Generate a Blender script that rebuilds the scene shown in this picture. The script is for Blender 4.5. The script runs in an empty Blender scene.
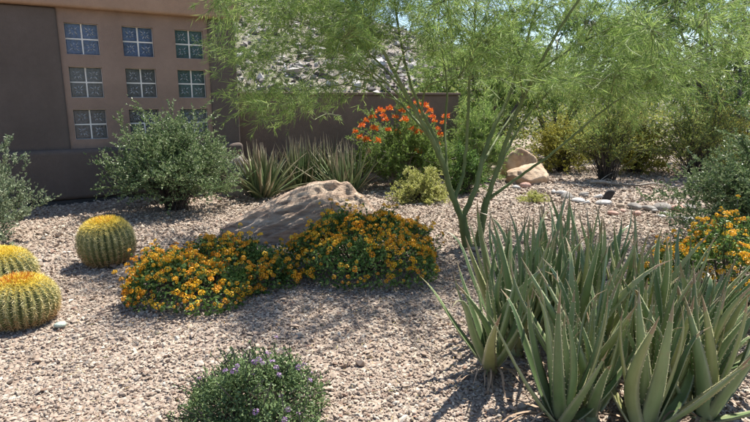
import bpy, bmesh, math, random
import numpy as np
from mathutils import Vector, Matrix

# ------------------------------------------------------------------ camera, sky, sun, exposure
sc = bpy.context.scene
col = sc.collection
CAM_H, PITCH, FPX = 1.6, math.radians(11.5), 545.0
cd = bpy.data.cameras.new('camera'); cam = bpy.data.objects.new('camera', cd); col.objects.link(cam)
cam.location = (0, 0, CAM_H); cam.rotation_euler = (math.pi / 2 - PITCH, 0, 0)
cd.sensor_width = 36.0; cd.lens = 36.0 * FPX / 750.0; cd.clip_start = 0.05; cd.clip_end = 2000
sc.camera = cam

SUN_AZ, SUN_EL = math.radians(35), math.radians(60)      # azimuth from +Y towards +X
w = bpy.data.worlds.new('World'); sc.world = w; w.use_nodes = True
nt = w.node_tree; nt.nodes.clear()
wo = nt.nodes.new('ShaderNodeOutputWorld'); bg = nt.nodes.new('ShaderNodeBackground')
sky = nt.nodes.new('ShaderNodeTexSky'); sky.sky_type = 'NISHITA'; sky.sun_disc = False
sky.sun_elevation = SUN_EL; sky.sun_rotation = SUN_AZ; sky.air_density = 1.0; sky.dust_density = 0.6; sky.ozone_density = 2.0
nt.links.new(sky.outputs[0], bg.inputs[0]); bg.inputs[1].default_value = 0.09
nt.links.new(bg.outputs[0], wo.inputs[0])
sl = bpy.data.lights.new('sun', 'SUN'); sun = bpy.data.objects.new('sun', sl); col.objects.link(sun)
sl.energy = 5.0; sl.angle = math.radians(0.5); sl.color = (1.0, 0.945, 0.85)
sdir = Vector((math.sin(SUN_AZ) * math.cos(SUN_EL), math.cos(SUN_AZ) * math.cos(SUN_EL), math.sin(SUN_EL)))
sun.rotation_euler = sdir.to_track_quat('Z', 'Y').to_euler(); sun.location = (6, 8, 14)
sc.view_settings.view_transform = 'Standard'; sc.view_settings.look = 'None'
sc.view_settings.exposure = 1.12; sc.view_settings.gamma = 1.0
sc.cycles.use_denoising = True
sc.cycles.max_bounces = 6; sc.cycles.diffuse_bounces = 3; sc.cycles.glossy_bounces = 2
sc.cycles.transmission_bounces = 4; sc.cycles.transparent_max_bounces = 4
sc.cycles.caustics_reflective = False; sc.cycles.caustics_refractive = False

# ------------------------------------------------------------------ helpers
RNG = np.random.default_rng(7)
def hash3(ix, iy, iz, seed=0):
    h = (ix * 374761393 + iy * 668265263 + iz * 2147483647 + seed * 1274126177) & 0xFFFFFFFF
    h = ((h ^ (h >> 13)) * 1274126177) & 0xFFFFFFFF
    h = h ^ (h >> 16)
    return (h & 0xFFFF) / 65535.0
def vnoise(P, seed=0):
    """smooth value noise, -1..1, at points P (n,3)"""
    P = np.asarray(P, float); i = np.floor(P).astype(np.int64); f = P - i; f = f * f * (3 - 2 * f)
    r = 0
    for dx in (0, 1):
        for dy in (0, 1):
            for dz in (0, 1):
                wgt = (f[:, 0] if dx else 1 - f[:, 0]) * (f[:, 1] if dy else 1 - f[:, 1]) * (f[:, 2] if dz else 1 - f[:, 2])
                r = r + wgt * hash3(i[:, 0] + dx, i[:, 1] + dy, i[:, 2] + dz, seed)
    return r * 2 - 1
def fbm(P, seed=0, oct=4):
    r = 0; a = 1; t = 0
    for k in range(oct):
        r = r + a * vnoise(np.asarray(P) * (2.03 ** k), seed + k * 17); t += a; a *= 0.5
    return r / t
def ground_z(x, y):
    x = np.asarray(x, float); y = np.asarray(y, float)
    p = np.stack([np.ravel(x) * 0.45, np.ravel(y) * 0.45, np.zeros(x.size) + 3.3], 1)
    z = 0.05 * vnoise(p, 5) + 0.012 * vnoise(p * 5.1, 8)
    return z.reshape(x.shape)
def gz(x, y): return float(ground_z(np.array([x]), np.array([y]))[0])
def ray(px, py):
    u = (px - 375) / FPX; v = (211 - py) / FPX
    return np.array([u, math.cos(PITCH) + v * math.sin(PITCH), v * math.cos(PITCH) - math.sin(PITCH)])
def on_ground(px, py):
    d = ray(px, py); t = -CAM_H / d[2]; return float(d[0] * t), float(d[1] * t)
def at_depth(px, py, Y):
    d = ray(px, py); t = Y / d[1]; return np.array([d[0] * t, Y, CAM_H + d[2] * t])

def unit(v): return v / (np.linalg.norm(v, axis=-1, keepdims=True) + 1e-9)
def rand_dir(rng, n): return unit(rng.normal(size=(n, 3)))

def mesh_from(name, V, Fs, smooth=False, attrs=None):
    """V (n,3); Fs list of int arrays (m,k)"""
    me = bpy.data.meshes.new(name)
    V = np.ascontiguousarray(V, dtype=np.float32)
    Fs = [np.asarray(f, dtype=np.int32) for f in Fs if len(f)]
    loops = np.concatenate([f.ravel() for f in Fs]); tot = np.concatenate([np.full(len(f), f.shape[1], np.int32) for f in Fs])
    start = np.concatenate([[0], np.cumsum(tot)[:-1]]).astype(np.int32)
    me.vertices.add(len(V)); me.vertices.foreach_set('co', V.ravel())
    me.loops.add(len(loops)); me.loops.foreach_set('vertex_index', loops)
    me.polygons.add(len(tot)); me.polygons.foreach_set('loop_start', start)
    me.polygons.foreach_set('use_smooth', np.full(len(tot), bool(smooth)))
    me.update(calc_edges=True); me.validate()
    for k, a in (attrs or {}).items():
        a = np.asarray(a, dtype=np.float32)
        if a.ndim == 1:
            at = me.attributes.new(k, 'FLOAT', 'POINT'); at.data.foreach_set('value', a)
        else:
            at = me.attributes.new(k, 'FLOAT_COLOR', 'POINT')
            c = np.ones((len(a), 4), np.float32); c[:, :3] = a; at.data.foreach_set('color', c.ravel())
    return me
class MB:
    """collects vertices and faces (and one colour or scalar per vertex) into one mesh"""
    def __init__(s): s.V = []; s.F = {}; s.n = 0; s.A = {}
    def add(s, V, *Fs, **attrs):
        V = np.asarray(V, float); s.V.append(V)
        for f in Fs:
            f = np.asarray(f)
            if len(f): s.F.setdefault(f.shape[1], []).append(f + s.n)
        for k, a in attrs.items():
            a = np.asarray(a, float)
            if a.ndim == 0: a = np.full(len(V), float(a))
            elif a.shape == (3,): a = np.tile(a, (len(V), 1))
            s.A.setdefault(k, []).append(a)
        s.n += len(V)
    def mesh(s, name, smooth=False):
        return mesh_from(name, np.concatenate(s.V), [np.concatenate(f) for f in s.F.values()], smooth,
                         {k: np.concatenate(a) for k, a in s.A.items()})
    def build(s, name, m, parent=None, smooth=False, kind=None):
        return obj(name, s.mesh(name, smooth), m, parent, kind)
def obj(name, me, m, parent=None, kind=None, loc=None):
    o = bpy.data.objects.new(name, me); col.objects.link(o)
    if m is not None and len(me.materials) == 0: me.materials.append(m)
    o.parent = parent
    if loc is not None: o.location = loc
    if kind: o['kind'] = kind
    return o
def tag(o, label, cat, group=None):
    o['label'] = label; o['category'] = cat
    if group: o['group'] = group
    return o
def thing(name, label, cat, loc=(0, 0, 0), group=None, rotz=0):
    o = bpy.data.objects.new(name, None); col.objects.link(o); o.empty_display_size = 0.1
    o.location = loc; o.rotation_euler = (0, 0, rotz)
    return tag(o, label, cat, group)
def tube(mb, pts, rad, sides=5, cap=False, **attrs):
    pts = np.asarray(pts, float); rad = np.broadcast_to(np.asarray(rad, float), (len(pts),))
    t = np.gradient(pts, axis=0); t = unit(t)
    ref = np.array([0.31, 0.17, 0.93]) if abs(unit(pts[-1] - pts[0])[2]) < 0.8 else np.array([0.93, 0.31, 0.17])
    a = unit(np.cross(t, ref)); b = np.cross(t, a)
    th = np.arange(sides) / sides * 2 * math.pi
    V = pts[:, None] + rad[:, None, None] * (np.cos(th)[None, :, None] * a[:, None] + np.sin(th)[None, :, None] * b[:, None])
    n = len(pts); i = np.arange(n - 1)[:, None] * sides; j = np.arange(sides)[None]; k = (j + 1) % sides
    F = np.stack([i + j, i + k, i + sides + k, i + sides + j], -1).reshape(-1, 4)
    mb.add(V.reshape(-1, 3), F, **attrs)
def smooth_path(P, per=5):
    P = np.asarray(P, float); Q = np.vstack([2 * P[0] - P[1], P, 2 * P[-1] - P[-2]]); out = []
    for i in range(1, len(Q) - 2):
        for t in np.linspace(0, 1, per, endpoint=False):
            p0, p1, p2, p3 = Q[i - 1], Q[i], Q[i + 1], Q[i + 2]
            out.append(0.5 * (2 * p1 + (p2 - p0) * t + (2 * p0 - 5 * p1 + 4 * p2 - p3) * t * t + (3 * p1 - p0 - 3 * p2 + p3) * t ** 3))
    out.append(Q[-2]); return np.array(out)
def leaves(mb, pos, dirs, L, W, rng, normal=None, fold=0.25, wide=0.45, **attrs):
    """one kite-shaped folded leaf (4 verts, 2 tris) at each position, pointing along dirs"""
    n = len(pos); d = unit(dirs)
    nn = rand_dir(rng, n) if normal is None else unit(normal + 0.45 * rng.normal(size=(n, 3)))
    s = unit(np.cross(d, nn)); nn = np.cross(s, d)
    L = np.broadcast_to(L, (n,))[:, None]; W = np.broadcast_to(W, (n,))[:, None]
    mid = pos + d * L * wide
    V = np.stack([pos, mid + s * W / 2 + nn * W * fold, pos + d * L, mid - s * W / 2 + nn * W * fold], 1)
    i = np.arange(n)[:, None] * 4
    F = np.concatenate([i + np.array([[0, 1, 2]]), i + np.array([[0, 2, 3]])])
    at = {}
    for k, a in attrs.items(): at[k] = np.repeat(a, 4, axis=0)
    mb.add(V.reshape(-1, 3), F, **at)
def ico(sub):
    bm = bmesh.new(); bmesh.ops.create_icosphere(bm, subdivisions=sub, radius=1.0)
    V = np.array([v.co[:] for v in bm.verts]); F = np.array([[v.index for v in f.verts] for f in bm.faces]); bm.free(); return V, F
ICO1, ICO2, ICO3, ICO5, ICO6 = ico(1), ico(2), ico(3), ico(5), ico(6)
def rand_rot(rng, n):
    q = unit(rng.normal(size=(n, 4))); a, b, c, d = q.T
    return np.stack([np.stack([1 - 2 * (c * c + d * d), 2 * (b * c - a * d), 2 * (b * d + a * c)], -1),
                     np.stack([2 * (b * c + a * d), 1 - 2 * (b * b + d * d), 2 * (c * d - a * b)], -1),
                     np.stack([2 * (b * d - a * c), 2 * (c * d + a * b), 1 - 2 * (b * b + c * c)], -1)], -2)

# ------------------------------------------------------------------ materials
def new_mat(name):
    m = bpy.data.materials.new(name); m.use_nodes = True; n = m.node_tree; n.nodes.clear()
    out = n.nodes.new('ShaderNodeOutputMaterial'); p = n.nodes.new('ShaderNodeBsdfPrincipled')
    n.links.new(p.outputs[0], out.inputs[0]); return m, n, p, out
def ramp(n, fac, stops, interp='LINEAR'):
    r = n.nodes.new('ShaderNodeValToRGB'); r.color_ramp.interpolation = interp; e = r.color_ramp.elements
    while len(e) < len(stops): e.new(0.5)
    for el, (p, c) in zip(e, stops): el.position = p; el.color = (*c, 1)
    n.links.new(fac, r.inputs[0]); return r.outputs[0]
def noise(n, scale, detail=4, vec=None, rough=0.55, coord='Object', stretch=None):
    t = n.nodes.new('ShaderNodeTexNoise'); t.inputs['Scale'].default_value = scale; t.inputs['Detail'].default_value = detail; t.inputs['Roughness'].default_value = rough
    tc = n.nodes.new('ShaderNodeTexCoord'); v = tc.outputs[coord]
    if stretch:
        mp = n.nodes.new('ShaderNodeMapping'); mp.inputs['Scale'].default_value = stretch[0]; mp.inputs['Rotation'].default_value = stretch[1]
        n.links.new(v, mp.inputs[0]); v = mp.outputs[0]
    n.links.new(v, t.inputs['Vector']); return t.outputs['Fac']
def mix(n, fac, a, b, mode='MIX'):
    m = n.nodes.new('ShaderNodeMix'); m.data_type = 'RGBA'; m.blend_type = mode
    for s, v in ((m.inputs[0], fac), (m.inputs[6], a), (m.inputs[7], b)):
        if isinstance(v, (int, float)): s.default_value = v
        elif isinstance(v, tuple): s.default_value = (*v, 1)
        else: n.links.new(v, s)
    return m.outputs[2]
def bump(n, p, h, strength, dist):
    b = n.nodes.new('ShaderNodeBump'); b.inputs['Strength'].default_value = strength; b.inputs['Distance'].default_value = dist
    n.links.new(h, b.inputs['Height']); n.links.new(b.outputs[0], p.inputs['Normal'])
def island(n):
    g = n.nodes.new('ShaderNodeNewGeometry'); return g.outputs['Random Per Island']
def attr(n, name, out='Fac'):
    a = n.nodes.new('ShaderNodeAttribute'); a.attribute_name = name; return a.outputs[out]
def translucent(n, p, out, colour, amount):
    t = n.nodes.new('ShaderNodeBsdfTranslucent'); ms = n.nodes.new('ShaderNodeMixShader'); ms.inputs[0].default_value = amount
    n.links.new(colour, t.inputs[0]); n.links.new(p.outputs[0], ms.inputs[1]); n.links.new(t.outputs[0], ms.inputs[2]); n.links.new(ms.outputs[0], out.inputs[0])
def leaf_mat(name, cols, amount=0.35, rough=0.5, col_attr=None):
    m, n, p, out = new_mat(name)
    if col_attr: c = attr(n, col_attr, 'Color')
    else: c = ramp(n, island(n), [(i / (len(cols) - 1), k) for i, k in enumerate(cols)])
    big = noise(n, 3.0, 2); c = mix(n, 0.5, c, ramp(n, big, [(0.3, (0.72, 0.75, 0.7)), (0.7, (1, 1, 1))]), 'MULTIPLY')
    n.links.new(c, p.inputs['Base Color']); p.inputs['Roughness'].default_value = rough; p.inputs['Specular IOR Level'].default_value = 0.3
    if amount: translucent(n, p, out, c, amount)
    return m
def plain(name, c, rough=0.7, var=0.25, scale=8, bmp=0.0, bdist=0.01):
    m, n, p, out = new_mat(name)
    f = noise(n, scale, 5); d = tuple(x * (1 - var) for x in c); u = tuple(min(1, x * (1 + var)) for x in c)
    n.links.new(ramp(n, f, [(0.3, d), (0.7, u)]), p.inputs['Base Color']); p.inputs['Roughness'].default_value = rough
    if bmp: bump(n, p, noise(n, scale * 6, 6), bmp, bdist)
    return m
def stucco(name, c):
    m, n, p, out = new_mat(name)
    f = noise(n, 1.3, 6); f2 = noise(n, 14, 4)
    a = ramp(n, f, [(0.3, tuple(x * 0.86 for x in c)), (0.7, tuple(x * 1.12 for x in c))])
    a = mix(n, 0.35, a, ramp(n, f2, [(0.35, (0.8, 0.8, 0.8)), (0.65, (1, 1, 1))]), 'MULTIPLY')
    st = noise(n, 3.0, 4, stretch=((1.5, 1.5, 0.12), (0, 0, 0)))
    a = mix(n, 0.3, a, ramp(n, st, [(0.4, (0.82, 0.82, 0.82)), (0.62, (1, 1, 1))]), 'MULTIPLY')
    n.links.new(a, p.inputs['Base Color']); p.inputs['Roughness'].default_value = 0.9; p.inputs['Specular IOR Level'].default_value = 0.2
    st2 = noise(n, 5.0, 6, rough=0.7, stretch=((1, 1, 0.5), (0, 0, 0.3)))
    bump(n, p, mix(n, 0.5, st2, noise(n, 70, 6)), 0.9, 0.018); return m

GRAVEL_STOPS = [(0.0, (0.200, 0.137, 0.104)), (0.12, (0.361, 0.283, 0.225)), (0.3, (0.430, 0.351, 0.280)), (0.5, (0.322, 0.252, 0.204)),
                (0.62, (0.492, 0.420, 0.342)), (0.78, (0.399, 0.313, 0.250)), (0.9, (0.553, 0.504, 0.428)), (0.97, (0.253, 0.214, 0.182)), (1.0, (0.307, 0.184, 0.131))]
def mk_gravel():
    m, n, p, out = new_mat('gravel_stone')
    c = ramp(n, island(n), GRAVEL_STOPS); c = mix(n, 0.4, c, ramp(n, noise(n, 60, 3), [(0.3, (0.7, 0.68, 0.66)), (0.7, (1, 1, 1))]), 'MULTIPLY')
    c = mix(n, 0.55, c, ramp(n, noise(n, 0.7, 3), [(0.35, (0.78, 0.75, 0.73)), (0.65, (1, 1, 1))]), 'MULTIPLY')
    n.links.new(c, p.inputs['Base Color']); p.inputs['Roughness'].default_value = 0.8; p.inputs['Specular IOR Level'].default_value = 0.25; return m
def mk_ground():
    m, n, p, out = new_mat('gravel_ground')
    v = n.nodes.new('ShaderNodeTexVoronoi'); v.inputs['Scale'].default_value = 34
    tc = n.nodes.new('ShaderNodeTexCoord'); n.links.new(tc.outputs['Object'], v.inputs['Vector'])
    sep = n.nodes.new('ShaderNodeSeparateColor'); n.links.new(v.outputs['Color'], sep.inputs[0])
    c = ramp(n, sep.outputs[0], [(q, tuple(x * 0.9 for x in k)) for q, k in GRAVEL_STOPS])
    c = mix(n, 1.0, c, ramp(n, v.outputs['Distance'], [(0.2, (1, 1, 1)), (0.75, (0.62, 0.58, 0.55))]), 'MULTIPLY')
    n.links.new(c, p.inputs['Base Color']); p.inputs['Roughness'].default_value = 0.9
    inv = n.nodes.new('ShaderNodeMath'); inv.operation = 'SUBTRACT'; inv.inputs[0].default_value = 1; n.links.new(v.outputs['Distance'], inv.inputs[1])
    bump(n, p, inv.outputs[0], 0.9, 0.015); return m
def mk_hill():
    m, n, p, out = new_mat('hill_ground')
    c = ramp(n, noise(n, 0.6, 8, rough=0.7), [(0.3, (0.09, 0.075, 0.065)), (0.5, (0.19, 0.16, 0.135)), (0.7, (0.30, 0.26, 0.22))])
    c = mix(n, ramp(n, noise(n, 0.25, 6), [(0.5, (0, 0, 0)), (0.62, (0.7, 0.7, 0.7))]), c, (0.13, 0.14, 0.07))
    n.links.new(c, p.inputs['Base Color']); p.inputs['Roughness'].default_value = 0.95; bump(n, p, noise(n, 2, 8), 1.0, 0.3); return m
def mk_island_stone(name, stops, rough=0.85):
    m, n, p, out = new_mat(name); c = ramp(n, island(n), stops)
    c = mix(n, 0.5, c, ramp(n, noise(n, 9, 5), [(0.3, (0.6, 0.6, 0.6)), (0.7, (1, 1, 1))]), 'MULTIPLY')
    n.links.new(c, p.inputs['Base Color']); p.inputs['Roughness'].default_value = rough; return m
def mk_striated():
    m, n, p, out = new_mat('striated_rock')
    rot = (0, math.radians(24), 0)
    s1 = noise(n, 5, 7, rough=0.65, stretch=((0.35, 1.6, 3.2), rot)); s2 = noise(n, 2.2, 5)
    c = ramp(n, s1, [(0.30, (0.19, 0.125, 0.09)), (0.45, (0.42, 0.30, 0.22)), (0.58, (0.58, 0.45, 0.34)), (0.7, (0.68, 0.57, 0.46))])
    c = mix(n, ramp(n, s2, [(0.5, (0, 0, 0)), (0.68, (0.6, 0.6, 0.6))]), c, (0.36, 0.22, 0.15))
    n.links.new(c, p.inputs['Base Color']); p.inputs['Roughness'].default_value = 0.9
    vo = n.nodes.new('ShaderNodeTexVoronoi'); vo.feature = 'DISTANCE_TO_EDGE'; vo.inputs['Scale'].default_value = 3.4
    tc = n.nodes.new('ShaderNodeTexCoord'); mp = n.nodes.new('ShaderNodeMapping'); mp.inputs['Rotation'].default_value = rot; mp.inputs['Scale'].default_value = (0.22, 1.0, 3.4); n.links.new(tc.outputs['Object'], mp.inputs[0]); va = n.nodes.new('ShaderNodeVectorMath'); va.operation = 'MULTIPLY_ADD'; va.inputs[1].default_value = (0.5, 0.5, 0.5); nz_ = n.nodes.new('ShaderNodeTexNoise'); nz_.inputs['Scale'].default_value = 5; nz_.inputs['Detail'].default_value = 5; n.links.new(tc.outputs['Object'], nz_.inputs['Vector']); n.links.new(nz_.outputs['Color'], va.inputs[0]); n.links.new(mp.outputs[0], va.inputs[2]); n.links.new(va.outputs[0], vo.inputs['Vector'])
    ck = ramp(n, vo.outputs['Distance'], [(0.0, (0.45, 0.45, 0.45)), (0.025, (1, 1, 1))])
    n.links.new(mix(n, 0.4, c, ck, 'MULTIPLY'), p.inputs['Base Color'])
    bump(n, p, mix(n, 0.2, mix(n, 0.65, s1, noise(n, 28, 8, rough=0.75)), ck), 1.0, 0.045); return m
def mk_boulder(name, a, b, d):
    m, n, p, out = new_mat(name)
    c = ramp(n, noise(n, 3.0, 8, rough=0.62), [(0.3, d), (0.48, a), (0.7, b)]); n.links.new(c, p.inputs['Base Color'])
    p.inputs['Roughness'].default_value = 0.9; bump(n, p, noise(n, 9, 8, rough=0.65), 0.8, 0.04); return m
def mk_bark(name, a, b, grey):
    m, n, p, out = new_mat(name)
    f = noise(n, 9, 6, stretch=((1, 1, 0.35), (0, 0, 0)))
    c = ramp(n, f, [(0.3, a), (0.55, b), (0.75, grey)]); n.links.new(c, p.inputs['Base Color']); p.inputs['Roughness'].default_value = 0.7
    bump(n, p, noise(n, 60, 5), 0.4, 0.006); return m
def mk_aloe():
    m, n, p, out = new_mat('aloe_leaf')
    t = attr(n, 't'); oi = n.nodes.new('ShaderNodeObjectInfo')
    body = ramp(n, oi.outputs['Random'], [(0.0, (0.115, 0.18, 0.075)), (0.35, (0.18, 0.26, 0.12)), (0.7, (0.24, 0.31, 0.14)), (1.0, (0.34, 0.35, 0.15))])
    c = mix(n, ramp(n, t, [(0.0, (0.75, 0.75, 0.75)), (0.22, (0, 0, 0))]), body, (0.34, 0.37, 0.21))
    add = n.nodes.new('ShaderNodeMath'); add.operation = 'MULTIPLY_ADD'; add.inputs[1].default_value = 0.22
    n.links.new(noise(n, 14, 3), add.inputs[0]); n.links.new(t, add.inputs[2])
    c = mix(n, ramp(n, add.outputs[0], [(0.98, (0, 0, 0)), (1.07, (0.9, 0.9, 0.9))]), c, ramp(n, oi.outputs['Random'], [(0.0, (0.30, 0.20, 0.12)), (0.5, (0.24, 0.22, 0.12)), (0.8, (0.36, 0.27, 0.17)), (1.0, (0.26, 0.15, 0.10))]))
    c = mix(n, ramp(n, noise(n, 20, 5, rough=0.7), [(0.62, (0, 0, 0)), (0.72, (0.55, 0.55, 0.55))]), c, (0.30, 0.25, 0.14))
    c = mix(n, 0.6, c, ramp(n, noise(n, 26, 6, stretch=((1, 1, 0.15), (0, 0, 0))), [(0.3, (0.68, 0.66, 0.6)), (0.65, (1, 1, 1))]), 'MULTIPLY')
    c = mix(n, attr(n, 'edge'), c, (0.62, 0.56, 0.40))
    n.links.new(c, p.inputs['Base Color']); p.inputs['Roughness'].default_value = 0.36; p.inputs['Specular IOR Level'].default_value = 0.45
    bump(n, p, noise(n, 60, 4, stretch=((1, 1, 0.2), (0, 0, 0))), 0.15, 0.004)
    translucent(n, p, out, c, 0.12); return m
def mk_narrow():
    m, n, p, out = new_mat('narrow_leaf')
    t = attr(n, 't'); oi = n.nodes.new('ShaderNodeObjectInfo')
    body = ramp(n, oi.outputs['Random'], [(0.0, (0.118, 0.177, 0.071)), (0.4, (0.177, 0.236, 0.106)), (0.75, (0.236, 0.271, 0.130)), (1.0, (0.330, 0.271, 0.177))])
    c = mix(n, ramp(n, t, [(0.62, (0, 0, 0)), (1.0, (0.9, 0.9, 0.9))]), body, (0.448, 0.354, 0.283))
    n.links.new(c, p.inputs['Base Color']); p.inputs['Roughness'].default_value = 0.45; translucent(n, p, out, c, 0.15); return m
def mk_glass(name, c):
    m, n, p, out = new_mat(name)
    f = noise(n, 30, 3); n.links.new(ramp(n, f, [(0.35, tuple(x * 0.4 for x in c)), (0.65, c)]), p.inputs['Base Color'])
    p.inputs['Roughness'].default_value = 0.08; p.inputs['IOR'].default_value = 1.52; p.inputs['Coat Weight'].default_value = 0.4; p.inputs['Coat Roughness'].default_value = 0.03
    bump(n, p, noise(n, 42, 2), 0.6, 0.012); return m
def attr_mat(name, a, rough=0.6, amount=0.0):
    m, n, p, out = new_mat(name); c = attr(n, a, 'Color'); n.links.new(c, p.inputs['Base Color']); p.inputs['Roughness'].default_value = rough
    if amount: translucent(n, p, out, c, amount)
    return m

M = dict(
    gravel=mk_gravel(), ground=mk_ground(), hill=mk_hill(),
    stucco_dark=stucco('stucco_dark', (0.142, 0.112, 0.096)), stucco_panel=stucco('stucco_panel', (0.32, 0.225, 0.178)), stucco_tan=stucco('stucco_tan', (0.42, 0.27, 0.185)),
    stucco_garden=stucco('stucco_garden', (0.20, 0.142, 0.114)), foot_shadow_band=plain('foot_shadow_band', (0.05, 0.048, 0.05), 0.9), grout=plain('grout', (0.76, 0.73, 0.69), 0.8, 0.1),
    petal_glint=plain('painted_glint', (0.48, 0.50, 0.54), 0.25, 0.5, 40), glass_blue=mk_glass('glass_blue', (0.065, 0.11, 0.23)), glass_grey=mk_glass('glass_grey', (0.085, 0.095, 0.115)), glass_teal=mk_glass('glass_teal', (0.05, 0.11, 0.13)),
    rock=mk_striated(), boulder=mk_boulder('tan_boulder', (0.42, 0.30, 0.20), (0.62, 0.49, 0.36), (0.24, 0.15, 0.10)),
    grey_boulder=mk_boulder('grey_boulder', (0.22, 0.20, 0.18), (0.40, 0.38, 0.35), (0.10, 0.09, 0.085)),
    bark_green=mk_bark('green_bark', (0.08, 0.11, 0.03), (0.15, 0.185, 0.06), (0.21, 0.21, 0.10)), bark_dark=mk_bark('dark_bark', (0.03, 0.026, 0.022), (0.075, 0.06, 0.05), (0.14, 0.12, 0.10)),
    bark_pale=mk_bark('pale_bark', (0.22, 0.18, 0.14), (0.34, 0.29, 0.23), (0.45, 0.40, 0.34)),
    strand=leaf_mat('palo_verde_leaf', [(0.132, 0.229, 0.053), (0.221, 0.342, 0.088), (0.337, 0.456, 0.132), (0.479, 0.579, 0.194)], 0.42),
    mesquite=leaf_mat('mesquite_leaf', [(0.084, 0.161, 0.047), (0.152, 0.250, 0.069), (0.252, 0.338, 0.108)], 0.4),
    olive=leaf_mat('olive_leaf', [(0.126, 0.200, 0.059), (0.232, 0.316, 0.087), (0.400, 0.442, 0.115), (0.546, 0.505, 0.144)], 0.38),
    yellowish=leaf_mat('yellowish_leaf', [(0.179, 0.193, 0.040), (0.304, 0.290, 0.059), (0.442, 0.400, 0.079)], 0.38),
    sage=leaf_mat('sage_leaf', [(0.109, 0.161, 0.088), (0.191, 0.248, 0.146), (0.293, 0.344, 0.220), (0.439, 0.484, 0.337)], 0.25, 0.45),
    sage_green=leaf_mat('green_sage_leaf', [(0.082, 0.137, 0.055), (0.150, 0.225, 0.095), (0.232, 0.300, 0.137), (0.383, 0.437, 0.260)], 0.28, 0.4),
    lantana=leaf_mat('lantana_leaf', [(0.057, 0.109, 0.024), (0.095, 0.182, 0.041), (0.173, 0.275, 0.067), (0.286, 0.384, 0.117)], 0.3),
    paradise=leaf_mat('paradise_leaf', [(0.102, 0.175, 0.044), (0.161, 0.264, 0.066), (0.234, 0.352, 0.102)], 0.42),
    paradise_light=leaf_mat('paradise_shrub_leaf', [(0.13, 0.20, 0.05), (0.20, 0.29, 0.07), (0.29, 0.38, 0.11)], 0.45),
    lime=leaf_mat('lime_leaf', [(0.24, 0.28, 0.07), (0.42, 0.44, 0.12), (0.60, 0.58, 0.22), (0.70, 0.68, 0.34)], 0.38),
    bush=leaf_mat('bush_leaf', [(0.070, 0.140, 0.033), (0.127, 0.224, 0.054), (0.210, 0.323, 0.094)], 0.35),
    verbena=leaf_mat('verbena_leaf', [(0.061, 0.104, 0.037), (0.110, 0.171, 0.061), (0.171, 0.244, 0.098), (0.244, 0.317, 0.134)], 0.25),
    petals=attr_mat('petals', 'Col', 0.55, 0.3), spines=attr_mat('spines', 'Col', 0.45, 0.15), cactus=attr_mat('cactus_skin', 'Col', 0.5),
    aloe=mk_aloe(), narrow=mk_narrow(), dry=plain('dry_leaf', (0.34, 0.23, 0.15), 0.7, 0.4, 18),
    litter=mk_island_stone('litter', [(0, (0.16, 0.10, 0.06)), (0.5, (0.34, 0.25, 0.13)), (1, (0.42, 0.37, 0.16))]),
    petal_litter=mk_island_stone('petal_litter', [(0, (0.75, 0.36, 0.03)), (0.45, (0.70, 0.45, 0.08)), (0.6, (0.38, 0.22, 0.09)), (1, (0.22, 0.13, 0.07))]),
    hill_rock=mk_island_stone('hill_rock', [(0, (0.05, 0.045, 0.045)), (0.3, (0.13, 0.11, 0.10)), (0.55, (0.26, 0.225, 0.20)), (0.85, (0.44, 0.41, 0.385)), (1, (0.66, 0.63, 0.60))]),
    white_stone=mk_boulder('white_stone', (0.40, 0.385, 0.37), (0.60, 0.58, 0.56), (0.24, 0.225, 0.215)), pink_stone=mk_boulder('pink_stone', (0.42, 0.25, 0.20), (0.55, 0.38, 0.32), (0.28, 0.16, 0.13)),
    dark_stone=mk_boulder('dark_stone', (0.035, 0.033, 0.034), (0.07, 0.066, 0.066), (0.02, 0.02, 0.02)), tan_stone=mk_boulder('tan_stone', (0.36, 0.28, 0.21), (0.52, 0.43, 0.34), (0.22, 0.16, 0.12)),
    green_stone=mk_boulder('green_stone', (0.36, 0.42, 0.36), (0.52, 0.58, 0.50), (0.25, 0.30, 0.26)),
)

# ------------------------------------------------------------------ ground, gravel, hill
def geo_axis(lo, hi, fine_lo, fine_hi, step, grow):
    a = list(np.arange(fine_lo, fine_hi, step)); s = step; x = a[-1]
    while x < hi: s *= grow; x += s; a.append(x)
    s = step; x = fine_lo; b = []
    while x > lo: s *= grow; x -= s; b.append(x)
    return np.array(b[::-1] + a)
gx = geo_axis(-400, 400, -8, 10, 0.2, 1.35); gy = geo_axis(-200, 500, -2, 14, 0.2, 1.35)
GX, GY = np.meshgrid(gx, gy); fade = 1.0 * ((np.abs(GX) < 20) & (np.abs(GY) < 24))
GZ = ground_z(GX, GY) * fade
def grid_faces(ny, nx):
    i = (np.arange(ny - 1)[:, None] * nx + np.arange(nx - 1)[None]).ravel(); return np.stack([i, i + 1, i + nx + 1, i + nx], 1)
ground = obj('ground', mesh_from('ground', np.stack([GX, GY, GZ - 0.001], -1).reshape(-1, 3), [grid_faces(len(gy), len(gx))], True), M['ground'], kind='structure')
ground['label'] = 'flat garden bed of pinkish beige crushed gravel'

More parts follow.
